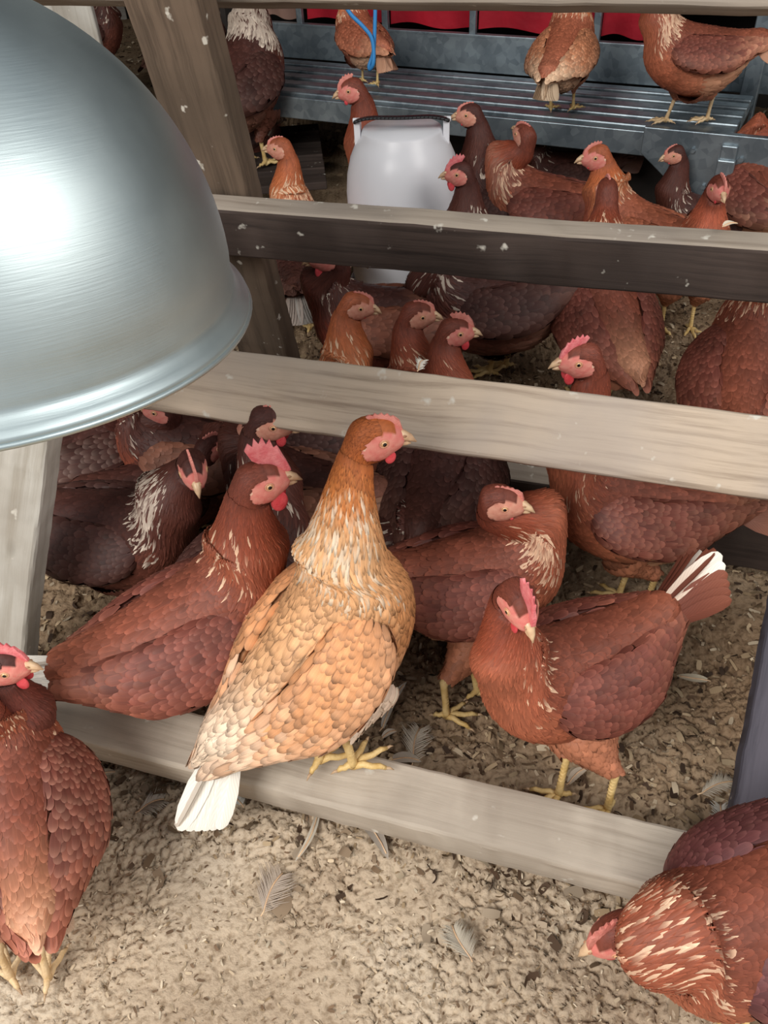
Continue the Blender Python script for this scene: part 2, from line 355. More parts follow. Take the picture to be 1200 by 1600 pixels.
# litter: curled flakes of shavings and straw, and crumbs
m, nt, b = mat('litter'); setp(b, rough=.85, spec=.15); a = nd(nt, 'ShaderNodeAttribute'); a.attribute_name = 'Col'; nt.links.new(a.outputs['Color'], b.inputs['Base Color']); M['litter'] = m
def flakes(name, n, xr, yr, smin, smax, cols, keep=None, seed=1, flat=.5, aspect=(.25, .6)):
    g = np.random.default_rng(seed); x = g.uniform(*xr, n); y = g.uniform(*yr, n)
    if keep is not None:
        k = keep(x, y, g); x, y = x[k], y[k]; n = len(x)
    s = g.uniform(0, 1, n)**2*(smax-smin)+smin; an = g.uniform(0, 2*math.pi, n); asp = g.uniform(*aspect, n)
    t = norm(np.stack([np.cos(an), np.sin(an), g.normal(0, .35*flat, n)], 1)); up = norm(np.stack([g.normal(0, flat, n), g.normal(0, flat, n), np.ones(n)], 1))
    sd = norm(np.cross(up, t)); up = np.cross(t, sd); P = np.stack([x, y, ground_h(x, y)+s*.08+.001], 1)
    cv = g.uniform(-.5, .5, n)
    rows = []
    for v in (-1, -.33, .33, 1):
        w = (1-.35*abs(v))*asp*s*.5; c = P+t*(v*s*.5)[:, None]+up*(cv*s*(1-v*v)*.5)[:, None]
        rows += [c-sd*w[:, None], c+sd*w[:, None]]
    V = np.stack(rows, 1).reshape(-1, 3); bs = (np.arange(n)*8)[:, None]
    Q = (bs[:, None]+np.array([[0, 1, 3, 2], [2, 3, 5, 4], [4, 5, 7, 6]])[None]).reshape(-1, 4)
    C = np.array([L3(c) for c in cols])[g.integers(0, len(cols), n)]*g.uniform(.7, 1.2, (n, 1)); C = np.concatenate([C, np.ones((n, 1))], 1)
    me = np_mesh(name, V, Q, np.repeat(C, 8, 0)); o = link(name, me, M['litter'], smoothf=False); return o
UU = lambda x, y: x*RPER[0]+y*RPER[1]
tan = [(176, 156, 130), (150, 128, 100), (196, 176, 148), (128, 104, 82), (206, 190, 165)]
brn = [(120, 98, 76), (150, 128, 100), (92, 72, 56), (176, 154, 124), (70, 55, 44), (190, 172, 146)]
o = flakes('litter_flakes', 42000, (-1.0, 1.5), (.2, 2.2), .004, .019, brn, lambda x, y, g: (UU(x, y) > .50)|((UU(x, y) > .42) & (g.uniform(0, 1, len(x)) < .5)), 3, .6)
tag(o, 'dry brown crumbled litter and shavings covering the ground behind the bottom rail', 'litter', kind='stuff')
o = flakes('litter_flakes', 12000, (-.7, 1.0), (.15, .62), .002, .008, tan, lambda x, y, g: UU(x, y) < .5, 4, .5)
tag(o, 'fine pale crumbs and flakes of bedding scattered on the bare front ground', 'litter', kind='stuff')
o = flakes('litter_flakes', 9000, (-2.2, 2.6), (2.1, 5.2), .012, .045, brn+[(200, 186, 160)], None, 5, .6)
tag(o, 'coarse curled shavings covering the shaded ground at the back', 'litter', kind='stuff')
o = flakes('dead_leaves', 800, (-.7, .9), (.2, .7), .010, .026, [(112, 92, 72), (140, 120, 98), (84, 66, 52), (168, 150, 128)], lambda x, y, g: (UU(x, y)+g.normal(0, .022, len(x)) > .375) & (UU(x, y) < .475), 6, .7, (.5, .8))
tag(o, 'row of curled brown leaf scraps and litter caught below the bottom rail', 'leaf litter', kind='stuff')

M['wood_pale'] = wood_mat('wood_pale', lin((188, 176, 160)), lin((146, 132, 116)), lin((150, 138, 124)), .8)
M['wood_mid'] = wood_mat('wood_mid', lin((188, 170, 150)), lin((122, 103, 86)), lin((164, 152, 142)), 1.0)
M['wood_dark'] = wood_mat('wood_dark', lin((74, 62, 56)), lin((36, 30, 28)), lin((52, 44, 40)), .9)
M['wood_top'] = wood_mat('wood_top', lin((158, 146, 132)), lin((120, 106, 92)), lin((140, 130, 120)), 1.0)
M['wood_brown'] = wood_mat('wood_brown', lin((112, 95, 80)), lin((66, 55, 46)), lin((88, 76, 64)), .3)
M['wood_shaded'] = wood_mat('wood_shaded', lin((88, 84, 92)), lin((60, 58, 66)), lin((74, 72, 80)), .9)  # right plank's wood, the shade on it put into the colour
M['wood_grey'] = wood_mat('wood_grey', lin((196, 192, 182)), lin((164, 156, 142)), lin((150, 140, 126)), .2)
def board(name, c, ax, half, mats, label=None, cat='board', seed=0, seg=60, topmat=None):
    """a sawn board with worn, slightly wavy arrises; ax rows = length, width, thickness"""
    g = np.random.default_rng(seed); n = seg; xs = np.linspace(-half[0], half[0], n+1)
    prof = []; hw, ht = half[1], half[2]; bv = min(.005, ht*.4)
    for sx, sy in ((1, 1), (-1, 1), (-1, -1), (1, -1)):
        q = [(sx*hw, sy*(ht-bv)), (sx*(hw-bv*.35), sy*(ht-bv*.35)), (sx*(hw-bv), sy*ht)]; prof += q if sx*sy > 0 else q[::-1]
    prof = np.array(prof); K = len(prof); wob = np.cumsum(g.normal(0, 1, (n+1, 2)), 0); wob -= np.linspace(0, 1, n+1)[:, None]*wob[-1]; wob *= .0004
    V = np.zeros((n+1, K, 3)); V[:, :, 0] = xs[:, None]
    V[:, :, 1:] = prof[None]+wob[:, None]+g.normal(0, .0002, (n+1, K, 2))
    V = V.reshape(-1, 3).tolist(); Fc = [(i*K+k, (i+1)*K+k, (i+1)*K+(k+1) % K, i*K+(k+1) % K) for i in range(n) for k in range(K)]
    Fc += [tuple(range(K)), tuple(n*K+k for k in range(K-1, -1, -1))]
    me = bpy.data.meshes.new(name); me.from_pydata(V, [], Fc); me.update(); o = link(name, me, mats, None, True); me.set_sharp_from_angle(angle=R(26))
    bm = bmesh.new(); bm.from_mesh(me); bmesh.ops.recalc_face_normals(bm, faces=bm.faces)
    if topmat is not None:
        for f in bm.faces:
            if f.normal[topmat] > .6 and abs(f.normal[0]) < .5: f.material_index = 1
    bm.to_mesh(me); bm.free()
    ax = np.array([norm(a) for a in ax]); o.matrix_world = Matrix([[ax[0][i], ax[1][i], ax[2][i], c[i]] for i in range(3)]+[[0, 0, 0, 1]])
    if label: tag(o, label, cat)
    return o
def rail_axes(tilt):          # tilt of the width axis from flat (0) to upright (90), leaning back
    t = R(tilt); w = RPER*math.cos(t)+np.array([0, 0, 1])*math.sin(t); return (RDIR, w, np.cross(RDIR, w))
def rail(px, py, z, s0, s1, tilt, w, t, mats, label, seed, topmat=False):
    """px,py,z: a point on the far/upper front edge; s0,s1 extent along the rail from it"""
    P = atz(px, py, z); ax = rail_axes(tilt); c = P-ax[1]*w/2-ax[2]*t/2+RDIR*(s0+s1)/2
    return board('perch_rail', c, ax, ((s1-s0)/2, w/2, t/2), mats, label, 'rail', seed, topmat=(1 if tilt > 45 else 2) if topmat else None)
RAIL1Z = .088
rail(600, 1182, RAIL1Z, -.62, .42, 4, .074, .045, M['wood_pale'], 'weathered grey bottom perch rail near the ground with the pale golden hen standing on it', 1)
rail(600, 575, .42, -.95, .95, 50, .090, .040, M['wood_mid'], 'broad pale tan perch rail running right across the middle, behind the golden hen\'s head', 2)
rail(600, 347, .51, -.95, 1.1, 100, .078, .042, [M['wood_dark'], M['wood_top']], 'dark brown perch rail with pale top edge, in front of the white drinker', 3, True)  # top face takes a paler wood colour than the front
rail(600, -72, .80, -.95, 1.1, 70, .05, .05, M['wood_top'], 'topmost grey perch rail crossing the very top of the picture', 4)
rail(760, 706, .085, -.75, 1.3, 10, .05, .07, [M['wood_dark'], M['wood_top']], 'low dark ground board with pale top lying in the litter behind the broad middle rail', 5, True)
rail(1000, 783, .10, -.1, .8, 86, .10, .03, M['wood_dark'], 'short dark board standing on edge at the right end behind the middle rail', 6)
def leg(p0, p1, wdir, w, t, mats, label, seed, name='frame_leg'):
    p0 = np.array(p0, float); p1 = np.array(p1, float); a = norm(p1-p0); wd = np.array(wdir, float); wd = norm(wd-a*(wd@a)); n = np.cross(a, wd)
    return board(name, (p0+p1)/2, (a, wd, n), (np.linalg.norm(p1-p0)/2, w/2, t/2), mats, label, 'post', seed)
# left front post, right edge runs (82,690) -> (62,1000)
p0 = atz(0, 1110, .0); p1 = aty(38, 690, p0[1]+.09)
leg(p0-norm(p1-p0)*.02, p0+(p1-p0)*1.7, RDIR+.25*RPER, .075, .05, M['wood_grey'], 'pale grey leaning wooden post at the left edge beneath the metal lamp', 7)
# rear brace, behind the rails
p0 = atz(447, 640, .0); p1 = aty(250, -60, p0[1]-.28)
leg(p0, p1, RDIR-.1*RPER, .105, .045, M['wood_brown'], 'brown slanting wooden brace between the metal lamp and the white drinker', 8)
# right plank
p0 = atz(1182, 1345, .0); p1 = aty(1262, 920, p0[1]+.24)
leg(p0, p0+(p1-p0)*1.8, RDIR, .075, .04, M['wood_shaded'], 'shaded dark grey plank at the right edge above the pecking hen', 9, 'side_plank')

# ------------------------------------------------------------------ the metal lamp bowl
m, nt, b = mat('spun_aluminium'); L = nt.links.new; setp(b, lin((206, 216, 216)), .4, 1.0)
tc = nd(nt, 'ShaderNodeTexCoord'); n = nd(nt, 'ShaderNodeTexNoise'); mp = nd(nt, 'ShaderNodeMapping'); mp.inputs['Scale'].default_value = (6, 6, 160); L(tc.outputs['Object'], mp.inputs[0]); L(mp.outputs[0], n.inputs['Vector']); n.inputs['Detail'].default_value = 4
n2 = nd(nt, 'ShaderNodeTexNoise'); n2.inputs['Scale'].default_value = 7; n2.inputs['Detail'].default_value = 6; L(tc.outputs['Object'], n2.inputs['Vector'])
mr = nd(nt, 'ShaderNodeMapRange'); mr.inputs[3].default_value = .34; mr.inputs[4].default_value = .56; L(n2.outputs[0], mr.inputs[0]); L(mr.outputs[0], b.inputs['Roughness'])
cr = ramp(nt, [(.3, lin((176, 192, 196))), (.7, lin((214, 226, 226)))]); L(n2.outputs[0], cr.inputs[0]); L(cr.outputs[0], b.inputs['Base Color'])
bp = nd(nt, 'ShaderNodeBump'); bp.inputs['Strength'].default_value = .12; bp.inputs['Distance'].default_value = .001; L(n.outputs[0], bp.inputs['Height']); L(bp.outputs[0], b.inputs['Normal'])
M['alu'] = m
m, nt, b = mat('black_plastic'); setp(b, (.02, .02, .022), .4); M['black'] = m
m, nt, b = mat('bulb_glass'); setp(b, (.7, .12, .08), .15); M['bulb'] = m
LC = atdepth(-52, 466, .62); axl = norm(_u*.80+_r*(.04)-_f*.60)
lamp = empty('heat_lamp', LC); xa = norm(np.cross(np.array([0, 1., 0]), axl)); ya = np.cross(axl, xa)
lamp.matrix_world = Matrix([[xa[i], ya[i], axl[i], LC[i]] for i in range(3)]+[[0, 0, 0, 1]])
tag(lamp, 'large shiny spun metal lamp bowl hanging close at the upper left', 'lamp')
RL = .196
prof = [(RL+.011, -.010), (RL+.0125, -.007), (RL+.0115, -.003), (RL+.007, -.001), (RL+.004, .003), (RL+.0005, .006), (RL+.001, .010), (RL-.001, .016)]
for k in range(1, 26):
    a = R(3.5+k*3.3); prof.append((RL*math.cos(a)*1.0, .006+RL*1.04*math.sin(a)))
mb = MB(); mb.lathe(prof, 128); mb.lathe([(r-.002, z-.001) for r, z in prof], 96); mb.build('bowl', M['alu'], lamp)
mb = MB(); mb.tube([(RL*math.cos(t)+.0118*math.cos(t), RL*math.sin(t)+.0118*math.sin(t), -.009) for t in np.linspace(0, 2*math.pi, 97)], .0024, 8, cap=False); mb.build('rolled_rim', M['alu'], lamp)
mb = MB(); mb.lathe([(.034, .205), (.034, .225), (.026, .235), (.026, .29), (.012, .30), (.001, .301)], 32); mb.build('socket', M['black'], lamp)
mb = MB(); mb.ell((0, 0, .13), (.045, .045, .06), 24, 14); mb.build('bulb', M['bulb'], lamp)
tip = Vector(LC)+Vector(axl)*.30
mb = MB(); loc = [lamp.matrix_world.inverted() @ Vector(p) for p in [tip, tip+Vector((-.01, -.01, .05)), Vector((tip[0], tip[1], tip[2]+.4)), Vector((tip[0], tip[1], 2.05))]]
mb.tube(loc, .004, 8); mb.build('cord', M['black'], lamp)

# ------------------------------------------------------------------ drinker
m, nt, b = mat('milky_plastic'); setp(b, lin((236, 236, 240)), .32, spec=.5); b.inputs['Subsurface Weight'].default_value = .35; b.inputs['Subsurface Radius'].default_value = (.03, .03, .03); M['milk'] = m
m, nt, b = mat('red_plastic'); setp(b, lin((150, 22, 34)), .4); M['redp'] = m
DC = atz(634, 452, 0); D = empty('poultry_drinker', (DC[0], DC[1], .0)); tag(D, 'white plastic poultry drinker with black carrying strap on top', 'drinker')
k = 1.02
mb = MB(); mb.lathe([(0, .02), (.117, .02), (.124, .03), (.128, .06), (.130, .18), (.131, .25), (.127, .29), (.118, .325), (.104, .355), (.092, .37), (.090, .378), (.086, .384), (0, .388)], 64); mb.build('tank', M['milk'], D)
mb = MB(); mb.lathe([(0, 0), (.130, 0), (.136, .01), (.136, .035), (.133, .04), (.130, .035), (.130, .012), (.12, .012), (0, .012)], 64); mb.build('tray', M['milk'], D)
for s in (-1, 1):
    mb = MB(); mb.box((s*.098, 0, .372), (.007, .016, .030)); mb.tube([(s*.098, 0, .40), (s*.108, 0, .40)], .006, 10)
    mb.build('strap_lug', M['milk'], D, False, .003)
mb = MB(); pts = []
for t in np.linspace(-1, 1, 25):
    pts.append((t*.104, -.012-.03*(1-t*t), .400+.016*(1-t**4)))
for q in range(len(pts)-1): 
    a = np.array(pts[q]); b_ = np.array(pts[q+1]); mb.box((a+b_)/2, (np.linalg.norm(b_-a)/2*1.1, .008, .0022), (norm(b_-a), (0, 1, 0), norm(np.cross(norm(b_-a), (0, 1., 0)))))
mb.build('strap', M['black'], D); D.rotation_euler[2] = R(-6)

# ------------------------------------------------------------------ nest unit with galvanised landing
m, nt, b = mat('galvanised'); L = nt.links.new; setp(b, rough=.42, metal=.75)
tc = nd(nt, 'ShaderNodeTexCoord'); v = nd(nt, 'ShaderNodeTexVoronoi'); v.inputs['Scale'].default_value = 55; L(tc.outputs['Object'], v.inputs['Vector'])
n = nd(nt, 'ShaderNodeTexNoise'); n.inputs['Scale'].default_value = 9; n.inputs['Detail'].default_value = 5; L(tc.outputs['Object'], n.inputs['Vector'])
ad = nd(nt, 'ShaderNodeMath', operation='MULTIPLY_ADD'); sx = nd(nt, 'ShaderNodeSeparateColor'); L(v.outputs['Color'], sx.inputs[0]); L(sx.outputs[0], ad.inputs[0]); ad.inputs[1].default_value = .25; L(n.outputs[0], ad.inputs[2])
r = ramp(nt, [(.35, lin((104, 116, 124))), (.85, lin((158, 170, 176)))]); L(ad.outputs[0], r.inputs[0]); L(r.outputs[0], b.inputs['Base Color']); M['galv'] = m
def cloth(name, c1, c2): return noise_mat(name, lin(c1), lin(c2), 8, .7, .3, 30, bd=.01)
M['redflap'] = cloth('red_curtain', (176, 20, 40), (140, 12, 30)); M['beigeflap'] = cloth('beige_curtain', (150, 118, 104), (126, 96, 84))
M['dark'] = noise_mat('dark_board', lin((38, 34, 32)), lin((56, 50, 46)), 12, .8, .2)
NZ = .30; P0 = atz(740, 182, NZ); P1 = atz(420, 152, NZ); P1r = atz(1060, 215, NZ); ya_ = P1r-P1; NA = norm(np.array([ya_[0], ya_[1], 0])); NB = np.array([-NA[1], NA[0], 0])
print('nest yaw', math.degrees(math.atan2(NA[1], NA[0])))
N = empty('nest_box', (0, 0, 0)); N.matrix_world = Matrix([[NA[i], NB[i], (0, 0, 1)[i], (*P0[:2], NZ)[i]] for i in range(3)]+[[0, 0, 0, 1]])
tag(N, 'galvanised metal nest box with ribbed landing ledge and red curtain flaps', 'nest box')
Pb = atz(740, 112, NZ); DEP = float((Pb-P0)@NB); sl = float((P1-P0)@NA)-.25; sr_ = float((P1r-P0)@NA)+.12
Pt = aty(740, 66, (P0+NB*DEP)[1]); PH = float(Pt[2]-NZ); print('depth', DEP, 'sl', sl, sr_, 'panel', PH)
PH = max(.08, min(PH, .25)); cx = (sl+sr_)/2; hx = (sr_-sl)/2
mb = MB(); mb.box((cx, DEP/2, -.012), (hx, DEP/2, .006)); mb.build('ledge', M['galv'], N, False, .002)
for k in range(5):
    mb = MB(); y = .035+k*(DEP-.06)/5; mb.box((cx, y, .004), (hx, (DEP-.06)/5*.30, .010)); mb.build('rib', M['galv'], N, False, .004)
mb = MB(); mb.box((cx, -.004, -.022), (hx, .004, .028)); mb.build('front_lip', M['galv'], N, False, .002)
mb = MB(); mb.box((cx+.1, DEP, PH/2), (hx+.1, .004, PH/2)); mb.box((cx+.1, DEP+.008, PH), (hx+.1, .012, .005)); mb.build('back_panel', M['galv'], N, False, .002)
def ax_at(px, py=40): # position along the nest of a pixel column, on the back panel plane
    d = ray(px, py); q = P0+NB*DEP; t = ((q-CAMP)@NB)/(d@NB); return float((CAMP+d*t-P0)@NA)
for px in (467, 600, 737, 932, 1035):
    s = ax_at(px); mb = MB(); mb.box((s, DEP+.012, PH+.16), (.010, .008, .19)); mb.build('flap_divider', M['galv'], N, False, .002)
fl = [(405, 462, 'beigeflap'), (474, 596, 'redflap'), (604, 731, 'redflap'), (742, 927, 'redflap'), (937, 1032, 'redflap')]
for a, b_, mt in fl:
    s0, s1 = ax_at(a), ax_at(b_); V = []; nU, nV = 24, 6
    for j in range(nV+1):
        for i_ in range(nU+1):
            u = i_/nU; z = PH+.012+.30*j/nV; V.append((s0+(s1-s0)*u, DEP+.03+.006*math.sin(u*9+j*.3)*(1-j/nV)+.01*math.sin(u*3.1), z+.006*math.sin(u*7)*(j == 0)))
    Q = [(j*(nU+1)+i_, j*(nU+1)+i_+1, (j+1)*(nU+1)+i_+1, (j+1)*(nU+1)+i_) for j in range(nV) for i_ in range(nU)]
    mb = MB(); mb.add(V, Q); mb.add([(x, y+.004, z) for x, y, z in V], [q[::-1] for q in Q]); o = mb.build('curtain_flap', M[mt], N)
    o['label'] = 'red curtain flap' if mt == 'redflap' else 'beige brown curtain flap'
mb = MB(); mb.box((cx, DEP+.5, .28), (hx+.2, .45, .01)); mb.box((cx, DEP+.95, .1), (hx+.2, .01, .45)); mb.box((sr_+.1, DEP+.5, .1), (.01, .46, .48)); mb.box((sl-.2, DEP+.5, .1), (.01, .46, .48)); mb.box((cx, DEP+.5, .60), (hx+.2, .5, .012)); mb.build('housing', M['dark'], N, False)
kb = MB(); kl = ax_at(700); kb.box(((kl+sr_)/2, DEP*.75, -.16), ((sr_-kl)/2, .008, .15)); kb.build('ledge_shade_panel', M['dark'], N, False)  # dark panel added to stand in for the black shade under the ledge
# right side bracket and upright
se = sr_
br = MB(); zb = -.04
V = [(se-.20, zb), (se-.03, zb-.13), (se+.07, zb-.13), (se+.07, zb-.03), (se+.22, zb+.02), (se+.22, zb+.06), (se-.20, zb+.06)]
n_ = len(V); br.add([(x, -.02, z) for x, z in V]+[(x, .0, z) for x, z in V], [tuple(range(n_)), tuple(range(2*n_-1, n_-1, -1))]+[(i_, i_+n_, (i_+1) % n_+n_, (i_+1) % n_) for i_ in range(n_)])
br.build('bracket', M['galv'], N, False, .002)
mb = MB(); mb.box((se, -.02, zb-.09), (.018, .012, .13)); mb.box((se, -.02, -.17), (.02, .02, .14)); mb.build('foot', M['galv'], N, False, .003)
mb = MB(); mb.box((ax_at(1196), DEP-.02, .22), (.022, .02, .30)); mb.build('upright', M['galv'], N, False, .003)
for i_, (dx, dz) in enumerate([(-.08, .02), (-.04, -.06), (.03, .01), (.04, -.08)]):
    mb = MB(); mb.tube([(se+dx, -.021, zb+dz), (se+dx, -.029, zb+dz)], .006, 6); mb.build('bolt', M['galv'], N, False)

# blue cord hanging over the hen on the ledge
m, nt, b = mat('blue_cord'); setp(b, lin((58, 140, 205)), .5); M['blue'] = m
pts = [(536, 0), (548, 22), (566, 40), (580, 58), (584, 80), (583, 100), (578, 108), (577, 102), (583, 84), (585, 60), (586, 30), (587, -20)]
mb = MB(); yb = P0[1]-.12
cp = catmull(np.array([aty(x, y, yb+(.01 if i_ > 6 else 0)) for i_, (x, y) in enumerate([(533, -30)]+pts)]), 5); mb.tube(cp, .0045, 8)
tag(mb.build('blue_cord', M['blue']), 'thin bright blue cord hanging in a loop in front of the red curtain', 'cord')

# shed shell: back wall of boards, added shading roof, right end wall
M['wallwood'] = wood_mat('wall_board', lin((150, 146, 138)), lin((112, 106, 98)), lin((120, 112, 104)), .1)
wl = MB(); wl.box((0, 5.5, 1.0), (4, .02, 1.1)); o = wl.build('wall_back', M['dark'], None, False); o['kind'] = 'structure'
for k in range(26):
    mb = MB(); mb.box((-3.85+k*.3, 5.45+.006*(k % 2), 1.0), (.142, .012, 1.05)); q = mb.build('plank', M['wallwood'], o, False, .003)
wl = MB(); wl.box((0, 3.6, 2.12), (4, 2.1, .02)); o = wl.build('shade_roof', M['dark'], None, False); o['kind'] = 'structure'  # unseen roof over the back part only, added to darken it
wl = MB(); wl.box((3.6, 3.4, 1.0), (.02, 2.1, 1.1)); o = wl.build('wall_right', M['dark'], None, False); o['kind'] = 'structure'
wl = MB(); wl.box((-3.2, 3.4, 1.0), (.02, 2.1, 1.1)); o = wl.build('wall_left', M['dark'], None, False); o['kind'] = 'structure'
# grey boards top left
for k, px in enumerate((60, 118)):
    P = atz(px, 60, .0); P = aty(px, 20, 2.55)
    leg((P[0], 2.55, 0), (P[0]-.03, 2.55, 1.1), (1, 0, 0), .125, .03, M['wood_grey'], ['grey upright board behind the lamp at the upper left, nearer the corner', 'grey upright board behind the lamp at the upper left, beside the dark red hen'][k], 20+k, 'upright_board')

# ------------------------------------------------------------------ hens
TORSO = [  # top x,z ; bottom x,z ; half width ; egg
    (-.212, .088, -.208, .070, .010, 0), (-.185, .098, -.172, .026, .034, 0), (-.145, .092, -.130, -.050, .058, .05), (-.095, .088, -.085, -.092, .078, .10),
    (-.035, .090, -.025, -.108, .090, .12), (.025, .094, .040, -.104, .093, .12), (.070, .104, .105, -.078, .087, .10), (.094, .122, .150, -.030, .076, .05), (.098, .148, .166, .030, .060, 0)]
HEADP = [(-.031, .008, -.004, -.031, .0205), (-.023, .0205, .010, -.0265, .0202), (-.006, .0265, .017, -.021, .0188), (.010, .0245, .0215, -.0165, .0165), (.021, .0165, .027, -.0125, .012), (.029, .0085, .030, -.0085, .0075), (.033, .002, .033, -.001, .0006)]
PAL = {
 'gold': dict(neckU=(200, 120, 62), neckL=(224, 170, 120), back=(222, 168, 120), saddle=(234, 206, 178), breast=(214, 150, 98), belly=(242, 226, 204), wing=(214, 150, 102), wing2=(236, 206, 178), tail=(244, 234, 220), crown=(170, 92, 48), fleck=(240, 222, 196), pf=.30, fr=.20, fluff=(244, 232, 214)),
 'red': dict(neckU=(136, 66, 44), neckL=(140, 76, 54), back=(118, 64, 48), saddle=(132, 74, 54), breast=(160, 92, 66), belly=(182, 120, 88), wing=(106, 56, 46), wing2=(134, 80, 62), tail=(150, 92, 70), crown=(116, 60, 46), fleck=(226, 192, 160), pf=.07, fr=.74, fluff=(206, 160, 126)),
 'dark': dict(neckU=(86, 46, 36), neckL=(84, 48, 40), back=(70, 40, 34), saddle=(80, 48, 40), breast=(98, 54, 42), belly=(104, 64, 50), wing=(68, 40, 35), wing2=(92, 60, 50), tail=(104, 72, 60), crown=(76, 42, 36), fleck=(214, 198, 180), pf=.08, fr=.64, fluff=(140, 98, 82)),
 'orange': dict(neckU=(178, 98, 58), neckL=(186, 112, 72), back=(152, 86, 62), saddle=(164, 100, 76), breast=(168, 96, 66), belly=(190, 134, 102), wing=(150, 86, 62), wing2=(180, 128, 98), tail=(186, 140, 112), crown=(160, 88, 58), fleck=(236, 206, 172), pf=.22, fr=.72, fluff=(214, 176, 144)),
}
COMB0 = [(-.010, .030), (-.017, .043), (-.013, .051), (-.008, .046), (-.006, .056), (-.001, .048), (.003, .056), (.007, .046), (.011, .052), (.015, .041), (.019, .043), (.022, .033), (.028, .024), (.033, .014), (.026, .012), (.014, .021), (.000, .024)]
HENS = []; GS = .70
def hen(label, body, stand, face, pal='red', pitch=8, head=None, look=None, hp=-6, sc=1.0, zb=.215, feet=None, comb=.8, wattle=.8, tail_a=35, tail_cols=None, near=1, fwd=None, up=None, tiplight=0, cat='hen', group=None, over=None, zfix=None, legs=True, skip_head=False, tail_len=1.0, lum=1.0, leg_mat='leg', tail_fan=1.0, headk=1.0, nexp=1.7, nk=1.1, wdx=-.022, wdz=.006):
    """body: pixel of trunk centre; stand: height it stands on; face: heading in degrees; head: pixel of the eye-level middle of the head; look: absolute heading of the beak"""
    sc *= GS; P = dict(PAL[pal])
    if over: P.update(over)
    C = {k: (L3(v)*lum if isinstance(v, tuple) else v) for k, v in P.items()}
    f_ = .15 if fwd is None else fwd; u_ = .25 if up is None else up
    zc = stand+zb*sc; gz = stand
    if body is None:        # hidden trunk: found from where the head is
        hw0 = atz(head[0], head[1], stand+(zb+u_)*sc); B = hw0-np.array([math.cos(R(face)), math.sin(R(face)), 0])*f_*sc; B[2] = zc
    else: B = atz(body[0], body[1], zc)
    root = empty('hen', (B[0], B[1], gz), R(face)); tag(root, label, cat, group or 'laying hens in and around the perch frame'); HENS.append((label, B))
    ca, sa = math.cos(R(face)), math.sin(R(face))
    def w2l(p): d = np.array(p)-np.array([B[0], B[1], gz]); return np.array([d[0]*ca+d[1]*sa, -d[0]*sa+d[1]*ca, d[2]])
    pt = R(pitch); rot = lambda v: np.stack([v[..., 0]*math.cos(pt)-v[..., 2]*math.sin(pt), v[..., 1], v[..., 0]*math.sin(pt)+v[..., 2]*math.cos(pt)], -1)*sc+np.array([0, 0, zb*sc])
    Cn, U, V, E = [], [], [], []
    for tx, tz, bx, bz, w, e in TORSO:
        T = rot(np.array([tx, 0, tz])); Bt = rot(np.array([bx, 0, bz])); Cn.append((T+Bt)/2); U.append((T-Bt)/2); V.append(np.array([0, w*sc, 0])); E.append(e)
    # head placement
    hd = np.array([f_*sc, 0, (zb+u_)*sc])
    if head is not None:
        hw = np.array([B[0]+hd[0]*ca, B[1]+hd[0]*sa, gz+hd[2]]); d = norm(ray(*head)); hw2 = CAMP+d*((hw-CAMP)@d); hd2 = w2l(hw2)
        root['_hd'] = float(np.linalg.norm(hd2-hd)); hd = hd2; del root['_hd']
    lk = 0 if look is None else R(look-face); hpr = R(hp)
    fv = np.array([math.cos(lk)*math.cos(hpr), math.sin(lk)*math.cos(hpr), math.sin(hpr)]); lv = norm(np.array([-math.sin(lk), math.cos(lk), 0])); uv = np.cross(fv, lv)
    H = lambda x, y, z: hd+(fv*x+lv*y+uv*z)*hs
    hs = sc*1.24*headk
    # neck curve
    c8 = Cn[-1]; t0 = norm(Cn[-1]-Cn[-3]); t0 = norm(np.array([.35, 0, .9]) if hd[2] > c8[2]+.03 else np.array([.92, 0, -.25]))
    hb0 = H(-.016, 0, -.012); Ln = np.linalg.norm(hb0-c8); t1 = norm(fv*.45+uv*.85) if hd[2] > c8[2]+.03 else norm(fv*.8+uv*.5)
    dirn = norm(hb0-c8); t0 = norm(t0*(.8 if pitch < 15 else .45)+dirn*.7); t1 = norm(t1*.8+dirn*.5)
    u8 = norm(U[-1]); kN = 6; lateral0 = np.array([0, 1., 0])
    for j in range(1, kN):
        s = j/kN; h00 = 2*s**3-3*s**2+1; h10 = s**3-2*s*s+s; h01 = -2*s**3+3*s*s; h11 = s**3-s*s
        c = h00*c8+h10*t0*Ln+h01*hb0+h11*t1*Ln
        dd = (6*s*s-6*s)*c8+(3*s*s-4*s+1)*t0*Ln+(6*s-6*s*s)*hb0+(3*s*s-2*s)*t1*Ln; t = norm(dd)
        lt = norm(lateral0*(1-s)+lv*s); la = norm(lt-t*(lt@t)); ud = np.cross(t, la)
        r = (.041*(1-s)**nexp+.0225*nk)*sc*(.5+.5*nk); r2 = r*1.08
        Cn.append(c); U.append(ud*r2); V.append(la*r*.92); E.append(0)
    for tx, tz, bx, bz, w in HEADP:
        T, Bt = H(tx, 0, tz), H(bx, 0, bz); Cn.append((T+Bt)/2); U.append((T-Bt)/2); V.append(lv*w*hs); E.append(0)
    su = Surf(Cn, U, V, E, 5, 36); nT = 8; kH = nT+kN
